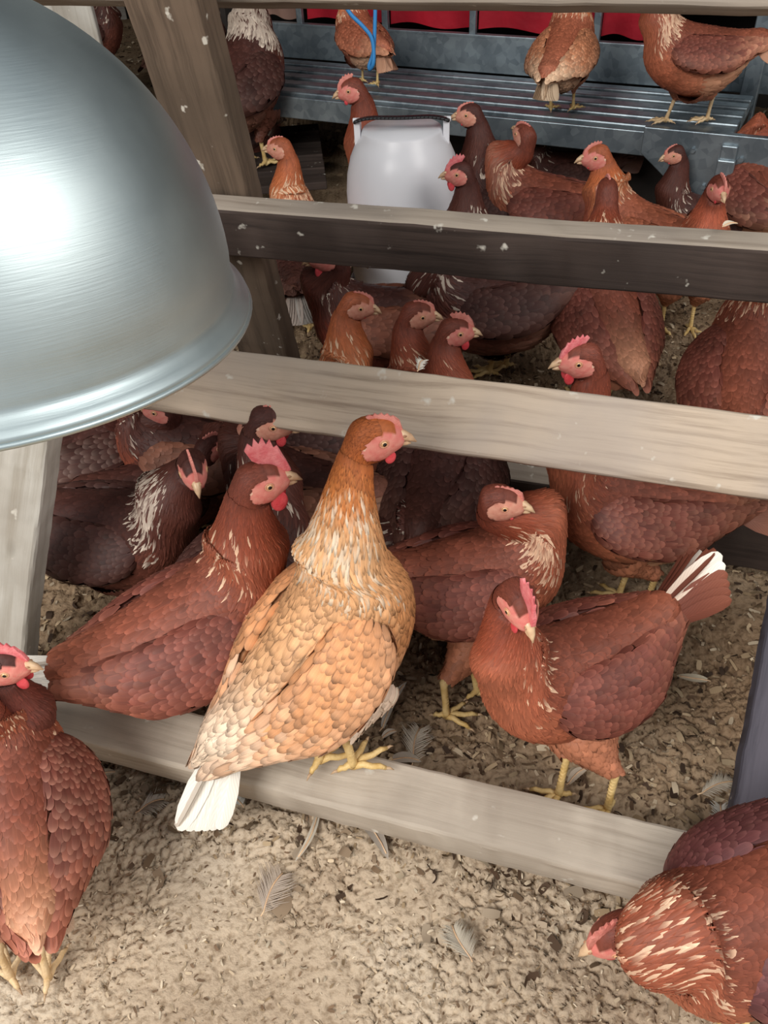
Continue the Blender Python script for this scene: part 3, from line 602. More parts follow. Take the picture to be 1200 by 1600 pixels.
    # ---- body colour
    def colours(k, th, Pp, feather=True):
        n = len(k); d = np.cos(th); nz = RNG.normal(0, 1, n)
        lp = lambda a, b_, t: a*(1-t)[:, None]+b_*t[:, None]
        dn = d+RNG.normal(0, .12, n); wd = smooth(-.25, .45, dn)
        ven = lp(np.broadcast_to(C['belly'], (n, 3)), C['breast'], smooth(3.2, 6.2, k)); ven = lp(ven, np.broadcast_to(C['fluff'], (n, 3)), smooth(3.6, 2.2, k)*smooth(.3, -.2, d))
        dor = lp(np.broadcast_to(C['saddle'], (n, 3)), C['back'], smooth(1.5, 4.5, k)); tor = lp(ven, dor, wd)
        nk = lp(np.broadcast_to(C['neckL'], (n, 3)), C['neckU'], smooth(nT+1.2, nT+4, k+nz*.4)); nk = lp(nk, np.broadcast_to(C['breast'], (n, 3)), smooth(nT+3.5, nT, k)*smooth(-.1, -.7, d))
        c = lp(tor, nk, smooth(nT-1, nT+.6, k+nz*.25)); c = lp(c, np.broadcast_to(C['crown'], (n, 3)), smooth(kH-2.6, kH+.3, k+nz*.3))
        c = c*(1+.085*RNG.normal(0, 1, n))[:, None]
        # soft mottling that stays with the plumage
        mot = vnoise(Pp[:, 0]*38+Pp[:, 1]*20+HI*7, Pp[:, 2]*38-Pp[:, 1]*12, 3)-.5; c = c*(1+.30*mot)[:, None]
        tip = c.copy(); fl = RNG.uniform(0, 1, n); pf = C['pf']*smooth(nT-1.6, nT, k)*smooth(nT+4.6, nT+2.2, k)*smooth(-.5, .3, d)
        m_ = fl < pf*1.8; tip[m_] = lp(tip[m_], np.broadcast_to(C['fleck'], (m_.sum(), 3)), RNG.uniform(.35, 1, m_.sum())); 
        m2 = m_ & (fl < pf); c[m2] = lp(c[m2], np.broadcast_to(C['fleck'], (m2.sum(), 3)), np.full(m2.sum(), .7))
        tip = lp(tip, np.broadcast_to(C['fleck'], (n, 3)), np.full(n, tiplight)*smooth(3, 0, k))
        a = np.clip(C['fr']+RNG.normal(0, .08, n), 0, 1)[:, None]
        return np.clip(np.concatenate([c, a], 1), 0, 1), np.clip(np.concatenate([tip, a], 1), 0, 1)
    HI = len(HENS)
    Pl = su.G.reshape(-1, 3); kk = np.repeat(np.arange(su.nr)/su.m, su.nt); tt = np.tile(np.linspace(0, 2*math.pi, su.nt, endpoint=False), su.nr)
    bc, _ = colours(kk, tt, Pl); hl = (Pl-hd)/hs; hx, hy, hz = hl@fv, hl@lv, hl@uv
    facem = lambda hx, hz, hy: ((((hx-.008)/.0265)**2+((hz+.004)/.0195)**2+.12*np.sin(hx*700)*np.sin(hz*600) < 1) | ((hx > .019) & (hz > -.026))) & ((np.abs(hy) > .0055)|(hx > .014)|(hz < 0))
    fm = facem(hx, hz, hy) & (kk > kH-.9)
    skin, skin2 = (L3((226, 152, 136)), L3((216, 116, 108))) if comb > .32 else (L3((224, 164, 140)), L3((206, 132, 112)))
    t_ = vnoise(hx*240+9, hz*240, 2); bc[fm, :3] = (skin[None]*(1-t_[fm, None])+skin2[None]*t_[fm, None])
    body_o = link('body', np_mesh('body', Pl, su.quads(), bc, None), M['skin'], root)
    # ---- plumage
    fe = Feathers(); lod = {1: 1.0, 2: 1.25, 3: 1.6}[near]*sc
    def mk(k, th, Pp):
        l = (Pp-hd)/hs; x, y, z = l@fv, l@lv, l@uv; f = facem(x-.002, z, y) & (k > kH-1.0)
        return ~f & (k < kH+2.6)
    def size_b(k): 
        if k < 1.5: return (.042, .0165)
        if k < 5: return (.034, .0150)
        if k < nT-.8: return (.029, .0140)
        return (.030, .0120)
    # order does not matter: every feather lies over the root of the one behind it
    shingle(fe, su, .8*su.m, (nT-.6)*su.m, size_b, colours, mk, lift=.06, lod=lod, expose=.40, camber=.07)
    def size_n(k):
        t = np.clip((k-nT)/(kN), 0, 1.2); 
        return (.042-.030*t, .0092-.0048*t)
    shingle(fe, su, (nT-.9)*su.m, (kH-.6)*su.m, size_n, colours, mk, lift=.05, lod=lod, expose=.30, narrow=True, wexp=.5, camber=.12, wild=.04)
    if near < 3: shingle(fe, su, (kH-.6)*su.m, (kH+2.4)*su.m, lambda k: (.0075, .0032), colours, mk, lift=.05, lod=lod/sc*1.05, expose=.4, narrow=True, base=.0004, camber=.1)
    # underside fluff: long soft feathers
    def fl_mask(k, th, Pp): return (np.cos(th) < -.15)
    def fl_col(k, th, Pp):
        a_, b_ = colours(k, th, Pp); a_[:, :3] = a_[:, :3]*.35+C['fluff']*.65*(1+.08*RNG.normal(0, 1, (len(k), 1))); b_ = a_.copy(); a_[:, 3] = b_[:, 3] = .5; return a_, b_
    shingle(fe, su, 1.2*su.m, 4.2*su.m, lambda k: (.045, .02), fl_col, fl_mask, lift=.10, lod=lod, expose=.30, wild=.15)
    # ---- thighs (feathered) and legs
    hips = []
    toe_pts = []
    for sgn in (1, -1):
        if feet is not None:
            fp = w2l(atz(*feet[0 if sgn > 0 else 1], stand+.006))
        else: fp = np.array([.005*sc, sgn*.044*sc, .006])
        hip = rot(np.array([-.012, sgn*.046, -.055])); 
        lim = .30*sc; hip = hip if np.linalg.norm(hip-fp) < lim else fp+norm(hip-fp)*lim
        dz = hip[2]-fp[2]; hock = fp+np.array([-.012*sc, 0, min(.088*sc, dz*.62)])+.12*(hip-fp)*np.array([1, 1, 0]); hips.append((hip, hock, fp, sgn))
        n_ = 6; cs = [hip+(hock-hip)*t+np.array([.018*sc*math.sin(math.pi*t), 0, 0]) for t in np.linspace(0, 1.0, n_)]; rr = np.array([.050, .048, .040, .028, .016, .008])*sc
        ax = norm(hock-hip); fw = norm(np.cross(np.array([0, 1., 0]), ax)); si = np.cross(ax, fw)
        cs = cs[::-1]; rr = rr[::-1]
        ts = Surf(cs, [fw*r*1.25 for r in rr], [si*r for r in rr], [0]*n_, 4, 20)
        def th_col(k, th, Pp):
            n = len(k); c = np.broadcast_to(C['fluff']*.7+C['breast']*.3 if pal == 'gold' else C['belly']*.35+C['breast']*.55+C['fluff']*.1, (n, 3))*(1+.12*RNG.normal(0, 1, (n, 1))); a = np.full((n, 1), .5); q = np.clip(np.concatenate([c, a], 1), 0, 1); return q, q.copy()
        if dz > .06: shingle(fe, ts, .8*ts.m, 4.6*ts.m, lambda k: (.024, .014), th_col, None, lift=.14, lod=lod, expose=.4)
    fe.build('plumage', root)
    if legs:
        for hip, hock, fp, sgn in hips:
            mb = MB(); sh = fp+np.array([0, 0, .012*sc])
            mb.tube([hip*.25+hock*.75, hock, hock+(sh-hock)*.12, hock+(sh-hock)*.6, sh+np.array([0, 0, .004]), sh-np.array([0, 0, .004])], [x*sc for x in (.010, .0085, .0066, .0056, .0072, .0070)], 10)
            # scutes: shallow rings down the shank
            if near == 1:
                for t in np.linspace(.15, .9, 9): q = hock+(sh-hock)*t; mb.ell(q+np.array([.0012, 0, 0])*sc, np.array([.0068, .0066, .0028])*sc, 8, 4)
            splay = sgn*.12
            for an, ln in ((splay, .062), (splay+.62, .050), (splay-.62, .052), (splay+math.pi+.25*sgn, .024)):
                dx = np.array([math.cos(an), math.sin(an), 0]); b0 = fp+np.array([0, 0, .006])*sc
                pts_ = [b0, b0+dx*ln*.30*sc+np.array([0, 0, .006])*sc, b0+dx*ln*.55*sc+np.array([0, 0, .0005]), b0+dx*ln*.78*sc+np.array([0, 0, .003])*sc, b0+dx*ln*.95*sc-np.array([0, 0, .002])*sc]
                mb.tube(pts_, [x*sc for x in (.0066, .0056, .0050, .0046, .0032)], 8)
                e = pts_[-1]; mb.tube([e, e+dx*.006*sc+np.array([0, 0, .0005]), e+dx*.012*sc-np.array([0, 0, .003])], [.0030*sc, .0022*sc, .0004], 6, mi=1)
            mb.build('leg', [M[leg_mat], M['claw']], root)
    # ---- wings
    for sgn in (1, -1):
        WS = [(-.200, .066, .008, .030), (-.170, .060, .020, .044), (-.13, .046, .032, .066), (-.075, .034, .045, .086), (-.015, .026, .050, .097), (.045, .024, .048, .096), (.085, .024, .040, .082), (.110, .030, .018, .070)]
        cs, us, vs = [], [], []
        for x, z, hz_, y in WS:
            x += wdx*(1 if x > -.1 else .3); z += wdz*smooth(-.16, -.03, x); y = y*(.80+.20*smooth(-.2, -.05, x)); cs.append(rot(np.array([x, sgn*y*.93, z]))); tl = sgn*.68
            u_v = rot(np.array([x, sgn*y*.93-math.sin(tl)*hz_, z+math.cos(tl)*hz_]))-cs[-1]; us.append(u_v); vs.append(np.array([0, sgn*.017*sc, 0])*min(1, hz_/.03))
        ws = Surf(cs, us, vs, [0]*8, 5, 24)
        def wcol(k, th, Pp):
            n = len(k); t = smooth(4.2, 1.0, k+RNG.normal(0, .5, n)); low = smooth(.2, -.8, np.cos(th)); t = np.clip(t*.8+low*.15, 0, 1)
            c = (C['wing'][None]*(1-t)[:, None]+C['wing2'][None]*t[:, None])*(1+.13*RNG.normal(0, 1, (n, 1))); mot = vnoise(Pp[:, 0]*30+HI*3, Pp[:, 2]*30, 8)-.5; c = c*(1+.3*mot)[:, None]
            tip = c*(1+.05)+C['fleck'][None]*(.12*tiplight+.02); a = np.clip(C['fr']+RNG.normal(0, .06, n), 0, 1)[:, None]
            return np.clip(np.concatenate([c, a], 1), 0, 1), np.clip(np.concatenate([tip, a], 1), 0, 1)
        om = lambda k, th, Pp: np.sin(th) > -.35
        wf = Feathers()
        # flight feathers, lower rear half, under the coverts
        def fmask(k, th, Pp): return (np.cos(th) < .55) & (np.sin(th) > -.1)
        shingle(wf, ws, 1.3*ws.m, 3.6*ws.m, lambda k: (.062, .016), wcol, fmask, lift=.03, lod=sc, expose=.20, wexp=.8, base=.003, camber=.05, wild=.03)
        shingle(wf, ws, .5*ws.m, 6.9*ws.m, lambda k: (.052-.0042*k, .0200-.0011*k), wcol, om, lift=.06, lod=lod, expose=.40, base=.0055, wild=.04, camber=.08)
        shell = np_mesh('wing', ws.G.reshape(-1, 3), ws.quads(), np.broadcast_to(np.append(C['wing']*.6, .5), (ws.nr*ws.nt, 4)))
        wo = link('wing', shell, M['skin'], root); wf.build('wing_feathers', wo)
    # ---- tail
    tc_ = [(L3(c), L3(c)) if not isinstance(c[0], tuple) else (L3(c[0]), L3(c[1])) for c in tail_cols] if tail_cols else [(C['tail']*.9, C['tail'])]
    nf = 12 if near < 3 else 8; ta = R(tail_a)
    for i_ in range(nf):
        q = (i_+.5)/nf*2-1; side = abs(q); yo = q*.024*tail_fan; ang = ta-side*R(10); an = pt+ang
        d = norm(np.array([-math.cos(ang), q*.34*tail_fan, math.sin(ang)])); b0 = np.array([-.165-.01*side, yo, .072-.022*side]); Lf = (.125-.030*side)*tail_len
        ts_ = ROWV; pth = b0[None]+d[None]*(ts_*Lf)[:, None]+np.array([0, 0, -.010])*(ts_[:, None]**2); nrm = norm(np.array([math.sin(ang)*.5, (1 if q > 0 else -1)*(.35+1.0*side), .8*math.cos(ang)]))
        Pw = rot(pth)[None]; Nw = np.broadcast_to(norm(rot(nrm)-rot(np.zeros(3))), (1, 6, 3)); S = norm(np.cross(norm(rot(d)-rot(np.zeros(3))), Nw[0, 0])); S = np.broadcast_to(S, (1, 6, 3))
        cr_, ct_ = tc_[int(i_*len(tc_)/nf)]; vv = 1+.06*RNG.normal(); c0 = np.append(np.clip(cr_*vv, 0, 1), .48)[None]; c1 = np.append(np.clip(ct_*vv, 0, 1), .5)[None]
        v_, q_, u_v, cc = feather_geo(Pw, Nw, S, np.array([.036*sc]), ROWV, ROWW*np.array([.8, .9, 1, 1.02, 1.15, 2.2]), .10, c0, c1)
        v2 = v_-np.repeat(Nw[0], 3, 0)*.0012; tf = np_mesh('tail_feather', np.concatenate([v_, v2]), np.concatenate([q_, q_[:, ::-1]+len(v_)]), np.concatenate([cc, cc]), np.concatenate([u_v, u_v]))
        link('tail_feather', tf, M['plum'], root)
    if skip_head: return root
    # ---- head parts
    A = (fv, lv, uv)
    mb = MB(); pts_u = [H(.019, 0, .005), H(.029, 0, .004), H(.038, 0, .0005), H(.046, 0, -.0050)]; mb.tube(pts_u, [.0082*hs, .0066*hs, .0044*hs, .0007*hs], 12)
    mb.tube([H(.018, 0, -.0055), H(.028, 0, -.0058), H(.035, 0, -.0062), H(.040, 0, -.0068)], [.0062*hs, .0046*hs, .0032*hs, .0008*hs], 10)
    for s in (1, -1): mb.ell(H(.030, s*.0058, .0060), np.array([.0030, .0014, .0014])*hs, 8, 6, A, 1)
    mb.build('beak', [M['beak'] if near < 3 else M['beak_dark'], M['beak_dark']], root)
    cm = []
    cs_ = comb
    n_ = len(COMB0); 
    for s in (-1, 1):
        for x, z in COMB0: 
            zz = .020+(z-.020)*cs_ if z > .020 else z-.003
            cm.append(H(x*(.8+.2*cs_), s*(.0028 if z < .03 else .0016)+.002*math.sin(x*60), zz))
    mb = MB(); bm = bmesh.new(); va = [bm.verts.new(Vector(p)) for p in cm[:n_]]; vb = [bm.verts.new(Vector(p)) for p in cm[n_:]]
    bm.faces.new(va); bm.faces.new(vb[::-1])
    for i_ in range(n_): bm.faces.new((va[i_], vb[i_], vb[(i_+1) % n_], va[(i_+1) % n_]))
    bmesh.ops.triangulate(bm, faces=[f for f in bm.faces if len(f.verts) > 4]); bmesh.ops.recalc_face_normals(bm, faces=bm.faces)
    me = bpy.data.meshes.new('comb'); bm.to_mesh(me); bm.free(); o = link('comb', me, M['comb'] if comb > .55 else M['comb_pale'], root, True)
    bv = o.modifiers.new('bevel', 'BEVEL'); bv.width = .0012*hs; bv.segments = 2; bv.limit_method = 'ANGLE'
    for s in (1, -1):
        w = wattle; mb = MB(); mb.ell(H(.017, s*.008, -.015-.010*w), np.array([.0085*w+.001, .0028, .0125*w+.001])*hs, 14, 10, (norm(fv+uv*.1), norm(lv+uv*s*.25), uv)); mb.build('wattle', M['wattle'], root)
        mb = MB(); mb.ell(H(-.0145, s*.0182, -.0035), np.array([.0050, .0020, .0065])*hs, 10, 8, A); mb.build('earlobe', M['lobe'], root)
        # eye: ball with iris and pupil, plus lids
        ec = H(.0055, s*.0166, .0045); outw = norm(lv*s+fv*.22+uv*.05); ea = norm(np.cross(outw, uv)); eb = np.cross(outw, ea); r = .0044*hs
        V, Fc, mi_ = [], [], []; n_e, m_e = 16, 9
        for a_ in range(m_e+1):
            th = math.pi*.55*a_/m_e
            for b_ in range(n_e): an = 2*math.pi*b_/n_e; V.append(ec+outw*r*math.cos(th)+(ea*math.cos(an)+eb*math.sin(an))*r*math.sin(th))
        eye = MB(); ff = [(i_*n_e+k, (i_+1)*n_e+k, (i_+1)*n_e+(k+1) % n_e, i_*n_e+(k+1) % n_e) for i_ in range(m_e) for k in range(n_e)]
        eye.add(V, ff); eye.m = [1 if q // n_e < 3 else 0 for q in range(len(ff))]
        eo = eye.build('eye', [M['iris'], M['pupil']], root)
        if near < 3:
            mb = MB(); mb.tube([ec+outw*r*.42+(ea*math.cos(t)*1.12+eb*math.sin(t)*1.02)*r*1.0 for t in np.linspace(0, 2*math.pi, 21)], .0011*hs, 6, cap=False); mb.build('eyelid', M['lid'], eo)
    return root
R1 = RAIL1Z+.004
WHITE = [(240, 234, 222), (226, 214, 198)]; PALE = [((150, 100, 80), (206, 176, 150)), ((130, 84, 68), (150, 100, 80))]; BR_ = ((118, 66, 52), (134, 78, 60)); MIX = [BR_, BR_, BR_, ((150, 90, 70), (238, 230, 216)), BR_, BR_, ((214, 190, 170), (242, 236, 224)), ((214, 190, 170), (242, 236, 224)), BR_, BR_, BR_, BR_]
# --- foreground hens
hen('pale golden hen standing tall on the bottom rail, white tail hanging over it', (508, 1006), R1, 36, 'gold', 40, (588, 684), 6, -8, 1.10, .180, [(500, 1192), (552, 1200)], .35, .62, -8, WHITE, 1, tiplight=.3, tail_fan=.6, headk=.97, nk=.93, wdz=.016, tail_len=1.45)
hen('reddish brown hen with tall pink comb, sitting on the rail left of golden hen', (304, 984), R1, 23, 'red', 16, (410, 752), 12, -4, 1.09, .142, None, 1.15, 1.1, 42, WHITE, 1, tail_len=1.15, tail_fan=.8, over=dict(fluff=(214, 160, 120)))
hen('red hen with raised white-tipped tail, standing on litter behind the bottom rail', (890, 1050), 0, 205, 'red', 4, (812, 945), 285, -22, 1.0, .215, [(948, 1268), (872, 1245)], .95, .8, 46, MIX, 1, tail_len=1.25)
hen('red brown hen with bare pinkish head and pale neck flecks, right behind golden hen', (740, 905), 0, 8, 'red', 6, (785, 785), -18, -6, 1.02, .215, [(745, 1085), (697, 1122)], .25, .2, 18, WHITE, 1, over=dict(pf=.5))
hen('red hen pecking toward the left beneath the broad middle rail, tail pointing right', (985, 795), 0, 170, 'red', 9, (905, 563), 184, -6, 1.02, .225, [(1010, 945), (966, 935)], .6, .8, 14, PALE, 1, tiplight=.3)
hen('russet hen pecking the bare ground in the bottom right corner, head down to the left', (1196, 1428), 0, 197, 'red', -14, (962, 1462), 192, -30, 1.04, .190, None, .5, .8, 10, PALE, 1, over=dict(pf=.15, wing=(96, 54, 54)), fwd=.27, up=-.03, nk=1.1, nexp=1.2)
hen('red hen seen from behind at the lower left edge, pale fluffy rump, one foot forward', (34, 1262), 0, 112, 'red', 20, (-40, 1100), 150, 0, .92, .235, [(20, 1530), (78, 1530)], .6, .6, -30, PALE, 1, over=dict(fluff=(224, 188, 152), belly=(214, 170, 134), saddle=(176, 118, 88), wing2=(150, 84, 64)), tail_len=.5, tiplight=.5, leg_mat='leg_pale')
hen('dark red hen at the left edge whose beak touches the white tail of its neighbour', (-48, 1200), 0, 8, 'dark', 10, (10, 1040), -4, -4, .92, .215, None, .7, .9, 20, None, 1, over=dict(neckU=(104, 52, 42), breast=(112, 58, 46), belly=(110, 58, 48)))
# --- second row, left
hen('dark brown hen facing the camera behind the tall-combed hen, white streaks on its neck', (185, 835), 0, 345, 'dark', 4, (302, 735), 285, -18, 1.05, .2, None, .5, .25, 24, MIX, 1, over=dict(pf=.4))
hen('red breasted hen under the lamp rim facing left, at the far left between the rails', (300, 712), 0, 165, 'dark', 6, (250, 640), 178, 0, 1.0, .2, None, .5, .8, 10, PALE, 2, over=dict(breast=(140, 74, 54), wing=(130, 84, 66)))
hen('dark hen with pink face looking right, just under the middle rail', None, 0, 60, 'dark', 12, (425, 660), -10, -12, 1.05, .22, None, .25, .75, 5, None, 2)
hen('brown hen with streaked wing turned away, between the tall-combed hen and the golden hen', (470, 775), 0, 158, 'dark', 4, (400, 672), 170, 0, 1.0, .2, None, .3, .5, 0, PALE, 2, over=dict(wing=(128, 84, 66), wing2=(160, 120, 96), saddle=(130, 84, 68)), skip_head=True)
hen('dark feathered hen mostly hidden behind the middle rail near golden head', (480, 690), 0, 185, 'dark', 4, (420, 600), 185, 0, 1.0, .2, None, .3, .5, 6, None, 2)
hen('dark hen with white tail feathers, rump toward the camera, right of the golden hen\'s head', (690, 745), 0, 72, 'dark', 12, (700, 625), 100, 0, 1.08, .22, None, .5, .5, -38, [(226, 224, 216), (206, 202, 196)], 1, tail_len=.8, over=dict(fluff=(132, 100, 92)))
hen('dark hen with pale tail tips crouched behind the left post', (150, 705), 0, 35, 'dark', 0, (190, 640), 30, 0, 1.0, .19, None, .4, .4, 8, PALE, 2, tiplight=.4)
hen('very dark hen lying low behind the front-facing brown hen, grey tail feathers', (262, 768), 0, 20, 'dark', 0, (330, 700), 40, 0, .95, .15, None, .4, .4, 0, [(160, 140, 130), (100, 76, 68)], 2)
hen('hen hidden behind the golden hen, only its white tail feathers show at left', (572, 868), 0, 350, 'dark', 4, (600, 930), 5, 0, .85, .2, None, .3, .3, 22, WHITE, 2, tail_fan=1.2, fwd=.22, up=.05, tail_len=1.2)
# --- between the middle and the dark rail
hen('dark red hen facing left in front of the drinker, pale tail stretched to the right', (596, 508), 0, 176, 'dark', 4, (508, 402), 183, -10, 1.12, .22, None, .7, .9, 6, [(214, 196, 172), (170, 140, 116)], 2, over=dict(breast=(122, 58, 44), saddle=(160, 112, 84), wing=(120, 70, 52)))
hen('light ginger hen, bare pinkish face looking right over the middle rail', None, 0, 40, 'orange', 16, (560, 478), -8, -14, 1.0, .2, None, .3, .1, 10, None, 2)
hen('brown hen looking over the middle rail, between ginger hen and mahogany hen', None, 0, 70, 'red', 16, (655, 492), -4, -8, 1.0, .2, None, .3, .1, 10, None, 2)
hen('mahogany hen with red wattle and small spiky comb looking right over the middle rail', None, 0, 60, 'red', 16, (714, 518), -6, -4, 1.0, .2, None, .55, .7, 10, None, 2)
hen('dark hen bending down behind the rails right of the drinker, brown tail to the right', (772, 478), 0, 176, 'dark', -4, (672, 452), 190, -30, 1.18, .24, [(790, 575), (765, 585)], .4, .5, 4, [(150, 100, 72), (104, 66, 54)], 2, fwd=.2, up=.02)
hen('red hen seen from behind, white patch on rump, below the dark rail', (945, 490), 0, 98, 'red', 32, (948, 300), 80, 0, 1.12, .25, None, .35, .3, -46, [(224, 202, 176), (170, 110, 84)], 1, over=dict(pf=.45, fluff=(228, 206, 176), saddle=(176, 124, 96), belly=(190, 130, 100)), tail_len=.45)
hen('ginger brown hen with long neck looking left over the dark rail', None, 0, 150, 'orange', 14, (930, 246), 186, -4, 1.1, .27, None, .4, .15, 8, WHITE, 1, up=.2, over=dict(breast=(150, 78, 58), belly=(140, 76, 58)))
hen('rust red hen facing the camera beyond the dark rail at right', None, 0, 262, 'red', 16, (1124, 296), 268, -10, 1.02, .25, None, .4, .3, 15, None, 1, over=dict(neckU=(170, 88, 62)))
hen('russet hen with streaked neck cropped by the right edge between the middle and dark rails', (1165, 585), 0, 65, 'red', 26, (1250, 430), 60, 0, 1.15, .22, None, .5, .5, -20, None, 1, over=dict(pf=.2))
hen('mottled red and cream hen cropped by the right edge under the nest bracket', (1180, 305), 0, 112, 'red', 20, (1240, 200), 80, 0, 1.2, .22, None, .5, .5, -20, PALE, 2, over=dict(fluff=(200, 150, 120), wing2=(190, 140, 112)))
# --- over the dark rail
hen('brown hen with pale streaked neck turned away, near the drinker', (845, 325), 0, 160, 'red', 8, (818, 212), 120, 12, 1.15, .24, None, .3, .2, 6, None, 2, over=dict(neckL=(150, 100, 82), pf=.25))
hen('tall dark hen looking left, rearmost of the group right of the drinker', None, 0, 150, 'dark', 16, (732, 180), 175, -4, 1.1, .24, None, .3, .2, 8, None, 2)
hen('dark hen with bright red face and wattles looking left beside the drinker', None, 0, 155, 'dark', 8, (716, 272), 182, -2, 1.05, .22, None, .7, .8, 6, None, 2)
hen('dark brown hen resting under the nest ledge behind the streaked neck', (885, 278), 0, 175, 'dark', 0, (810, 262), 180, -20, 1.0, .17, None, .3, .3, 8, None, 2, fwd=.2, up=.04)
hen('small dark hen with pinkish face peering left from the black space under the nest ledge', None, 0, 170, 'dark', 4, (1052, 242), 186, -14, .9, .2, None, .3, .2, 8, None, 2)
hen('ginger hen with streaked neck turned away, left of the drinker', None, 0, 120, 'orange', 8, (436, 232), 170, -2, 1.05, .22, None, .3, .1, 10, [(190, 140, 104), (220, 190, 160)], 2, over=dict(pf=.3))
hen('pale grey and brown hen bending down behind the brace, left of the dark red hen', (455, 440), 0, 100, 'dark', 0, (440, 380), 110, -20, .95, .2, None, .3, .3, -50, [(214, 206, 196), (186, 170, 158)], 2)
hen('dark hen with ruffled pale neck feathers scratching behind the brace', (375, 215), 0, 10, 'dark', 0, (425, 188), -5, -20, 1.05, .2, None, .2, .1, 8, None, 2, over=dict(neckL=(150, 120, 106), pf=.5), fwd=.2, up=.06)
hen('large dark brown hen with white flecked neck, between brace and red curtain', (378, 130), .12, 60, 'dark', 26, (392, -40), 80, 0, 1.35, .24, None, .4, .4, -20, None, 2, over=dict(pf=.8))
hen('dark red hen with pale ear lobe in the top left corner behind lamp', (130, 60), .12, 20, 'dark', 10, (160, 15), -30, -10, 1.25, .22, None, .6, .6, 10, None, 2, over=dict(neckU=(110, 48, 40)))
hen('dark hen with pale neck flecks at the top just right of the slanting brace', (300, 60), .12, 60, 'dark', 18, (315, -50), 60, 0, 1.3, .24, None, .4, .4, 0, None, 2, over=dict(pf=.7))
hen('red brown hen looking left, its head just left of the top of the drinker', None, 0, 150, 'red', 14, (548, 142), 184, -12, 1.15, .25, None, .5, .4, 8, None, 2, up=.28)
# low slatted stand the three hens at the back left are on
t = empty('slatted_stand', (-.75, 2.62, 0), R(4)); tag(t, 'low dark slatted stand under the dark hens at the back left', 'stand')
for k in range(5):
    mb = MB(); mb.box((0, -.24+k*.12, .108), (.62, .036, .011)); mb.build('slat', M['wood_dark'], t, False, .003)
for s_ in (-1, 0, 1):
    mb = MB(); mb.box((s_*.52, 0, .05), (.03, .27, .047)); mb.build('bearer', M['wood_dark'], t, False, .003)
# --- on the ledge
hen('brown hen standing on the metal ledge behind the blue cord', (566, 62), NZ+.014, 120, 'orange', 22, (560, -60), 110, 0, .80, .215, [(567, 128), (590, 134)], .5, .5, -20, None, 2, over=dict(wing=(140, 78, 56), belly=(140, 80, 60), breast=(140, 76, 56)))
hen('light brown hen with cream wing feathers on the metal ledge, centre, back to the camera', (880, 85), NZ+.014, 62, 'orange', 26, (900, -50), 60, 0, .90, .22, [(860, 172), (895, 172)], .5, .5, -42, [(214, 188, 158), (198, 166, 134)], 1, over=dict(wing2=(218, 186, 154), wing=(172, 112, 80)), tail_len=.8)
hen('red and cream hen standing on the metal ledge nearest the bracket, facing left', (1085, 90), NZ+.014, 170, 'red', 6, (1005, -40), 175, 0, .97, .235, [(1104, 190), (1040, 192)], .5, .5, -10, [(214, 184, 156), (190, 140, 112)], 1, over=dict(belly=(178, 116, 88), pf=.5, wing2=(180, 124, 98), fluff=(206, 156, 124)), leg_mat='leg_pale', tail_len=.7)

# ------------------------------------------------------------------ loose feathers on the ground and rails
def loose(label, px, py, z, L_, W_, an, col, curl=.3, tilt=0.0, fluffy=False):
    P = atz(px, py, z); P[2] = max(z, float(ground_h(P[0], P[1])))+.003
    o = empty('fallen_feather', P, R(an)); tag(o, label, 'feather', 'feathers shed about the perch frame')
    n = 14; rv = np.linspace(0, 1, n); w = np.clip(np.sin(math.pi*np.clip(rv*.92+.08, 0, 1))**.6, .04, 1)*W_/2
    c = L3(col); mb = MB(); x = rv*L_-L_/2; zc = L_*curl*(.25-(rv-.5)**2)*1.0+math.sin(R(tilt))*(x+L_/2); yb = L_*.12*np.sin(rv*2.4)
    V, Q = [], []
    if fluffy:
        for s in (-1, 1):
            for i_ in range(26):
                t = i_/26; xx = t*L_*.9-L_/2; yy = .12*L_*math.sin(t*2.4); zz = L_*curl*(.25-(t-.5)**2); l_ = W_/2*(1.15-abs(t-.35))*random.uniform(.7, 1.2); k = random.uniform(.2, .6)
                mb.tube([(xx, yy, zz), (xx+l_*.5, yy+s*l_*.6, zz+l_*k*.4), (xx+l_*.8, yy+s*l_, zz+l_*random.uniform(-.05, .5))], [.0006, .0005, .0002], 4)
    else:
        for i_ in range(n): V += [(x[i_]-w[i_]*.3, yb[i_]-w[i_], zc[i_]+w[i_]*.25), (x[i_], yb[i_], zc[i_]), (x[i_]-w[i_]*.3, yb[i_]+w[i_], zc[i_]+w[i_]*.25)]
        for i_ in range(n-1): a = i_*3; Q += [(a, a+1, a+4, a+3), (a+1, a+2, a+5, a+4)]
        mb.add(V, Q)
    m_ = FM.get(col)
    if m_ is None: m_ = noise_mat('shed_feather', tuple(c), tuple(np.clip(c*.8, 0, 1)), 60, .7, 0); FM[col] = m_
    mb.build('vane', m_, o)
    mb = MB(); mb.tube([(x[0]-L_*.12, yb[0], zc[0])]+[(x[i_], yb[i_], zc[i_]+.0006) for i_ in range(0, n, 2)], .0009, 5); mb.build('quill', M['beak'], o)
FM = {}
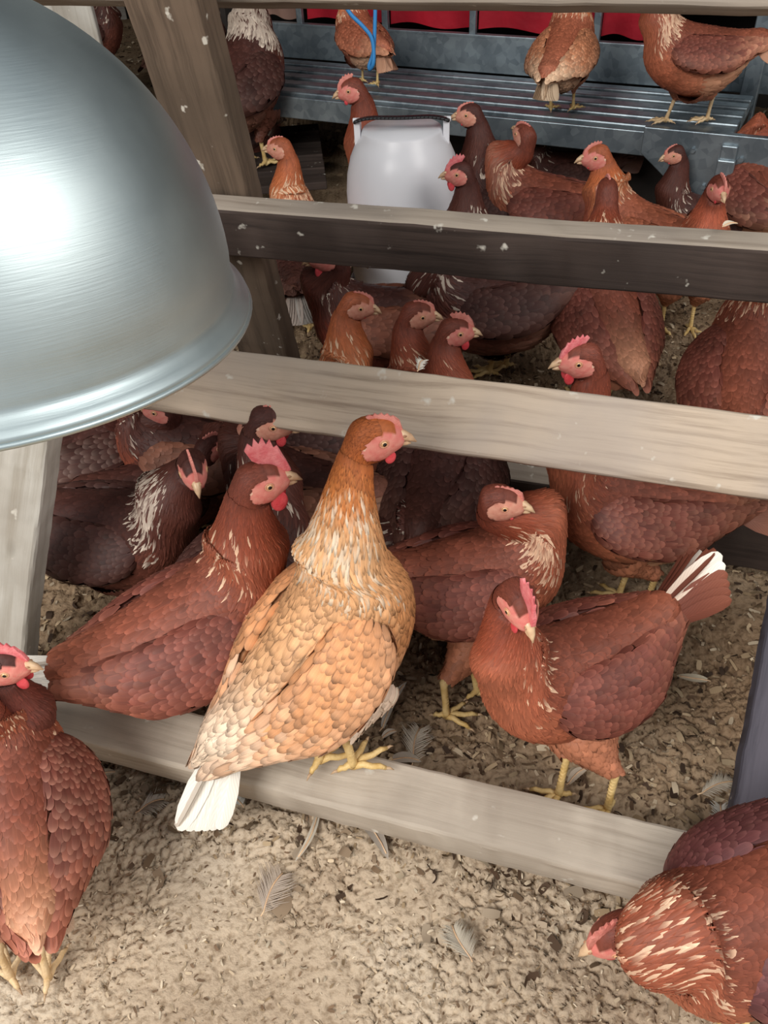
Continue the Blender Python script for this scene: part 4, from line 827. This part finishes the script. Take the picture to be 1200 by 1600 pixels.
loose('white downy feather on dark litter right of the golden hen\'s breast', 655, 1165, 0, .055, .04, 70, (222, 210, 192), .3, 0, True)
loose('grey feather sticking up beside the golden hen\'s belly', 620, 1120, .0, .06, .012, 50, (190, 182, 170), .1, 30)
loose('pale curled feather by the golden hen\'s front toes', 634, 1195, .0, .04, .016, -10, (188, 176, 160), .3)
loose('small curled white feather just above the front toes of the golden hen', 610, 1150, .0, .022, .010, 20, (226, 214, 196), .5)
loose('long thin white quill feather leaning out from under the bottom rail', 478, 1305, 0, .075, .008, 245, (200, 190, 172), .1, 5)
loose('long grey feather lying under the bottom rail below the golden hen', 570, 1305, 0, .085, .018, 300, (168, 156, 142), .15)
loose('grey brown feather curled along the underside of the bottom rail', 545, 1282, 0, .07, .014, 330, (150, 138, 124), .2)
loose('pale downy tuft on the ground left of the golden hen\'s tail', 240, 1262, 0, .035, .03, 20, (206, 196, 182), .4, 0, True)
loose('bluish white downy tuft below the golden hen\'s tail', 372, 1248, 0, .03, .028, 120, (210, 206, 196), .4, 0, True)
loose('small downy feather on bare ground near the bottom centre', 722, 1470, 0, .04, .032, 110, (200, 190, 172), .25, 0, True)
loose('faint tuft of down on bare ground left of centre', 432, 1395, 0, .05, .045, 60, (196, 180, 164), .3, 0, True)
loose('white downy feather against the foot of the dark plank', 1135, 1285, 0, .05, .03, 80, (214, 208, 196), .3, 0, True)
loose('whitish down on the litter at the right near the dark plank', 1125, 1235, 0, .05, .026, 10, (196, 184, 166), .25, 0, True)
loose('pale leaf-like feather in the litter right of the raised tail', 1080, 1060, 0, .04, .014, 160, (196, 184, 160), .3)
loose('short white feather between the feet of the red hen behind the rail', 905, 1215, 0, .035, .012, 30, (196, 180, 160), .3)
loose('flat beige feather near the left hen\'s breast on bare ground', 165, 1215, 0, .03, .012, 10, (190, 172, 150), .3)
loose('pale tuft on the dark rail top near its right end', 1142, 356, .523, .02, .012, 10, (228, 214, 192), .4)
loose('tiny white feather standing on the middle rail edge below the brown hen', 660, 575, .42, .022, .014, 60, (230, 222, 208), .8, 0, True)
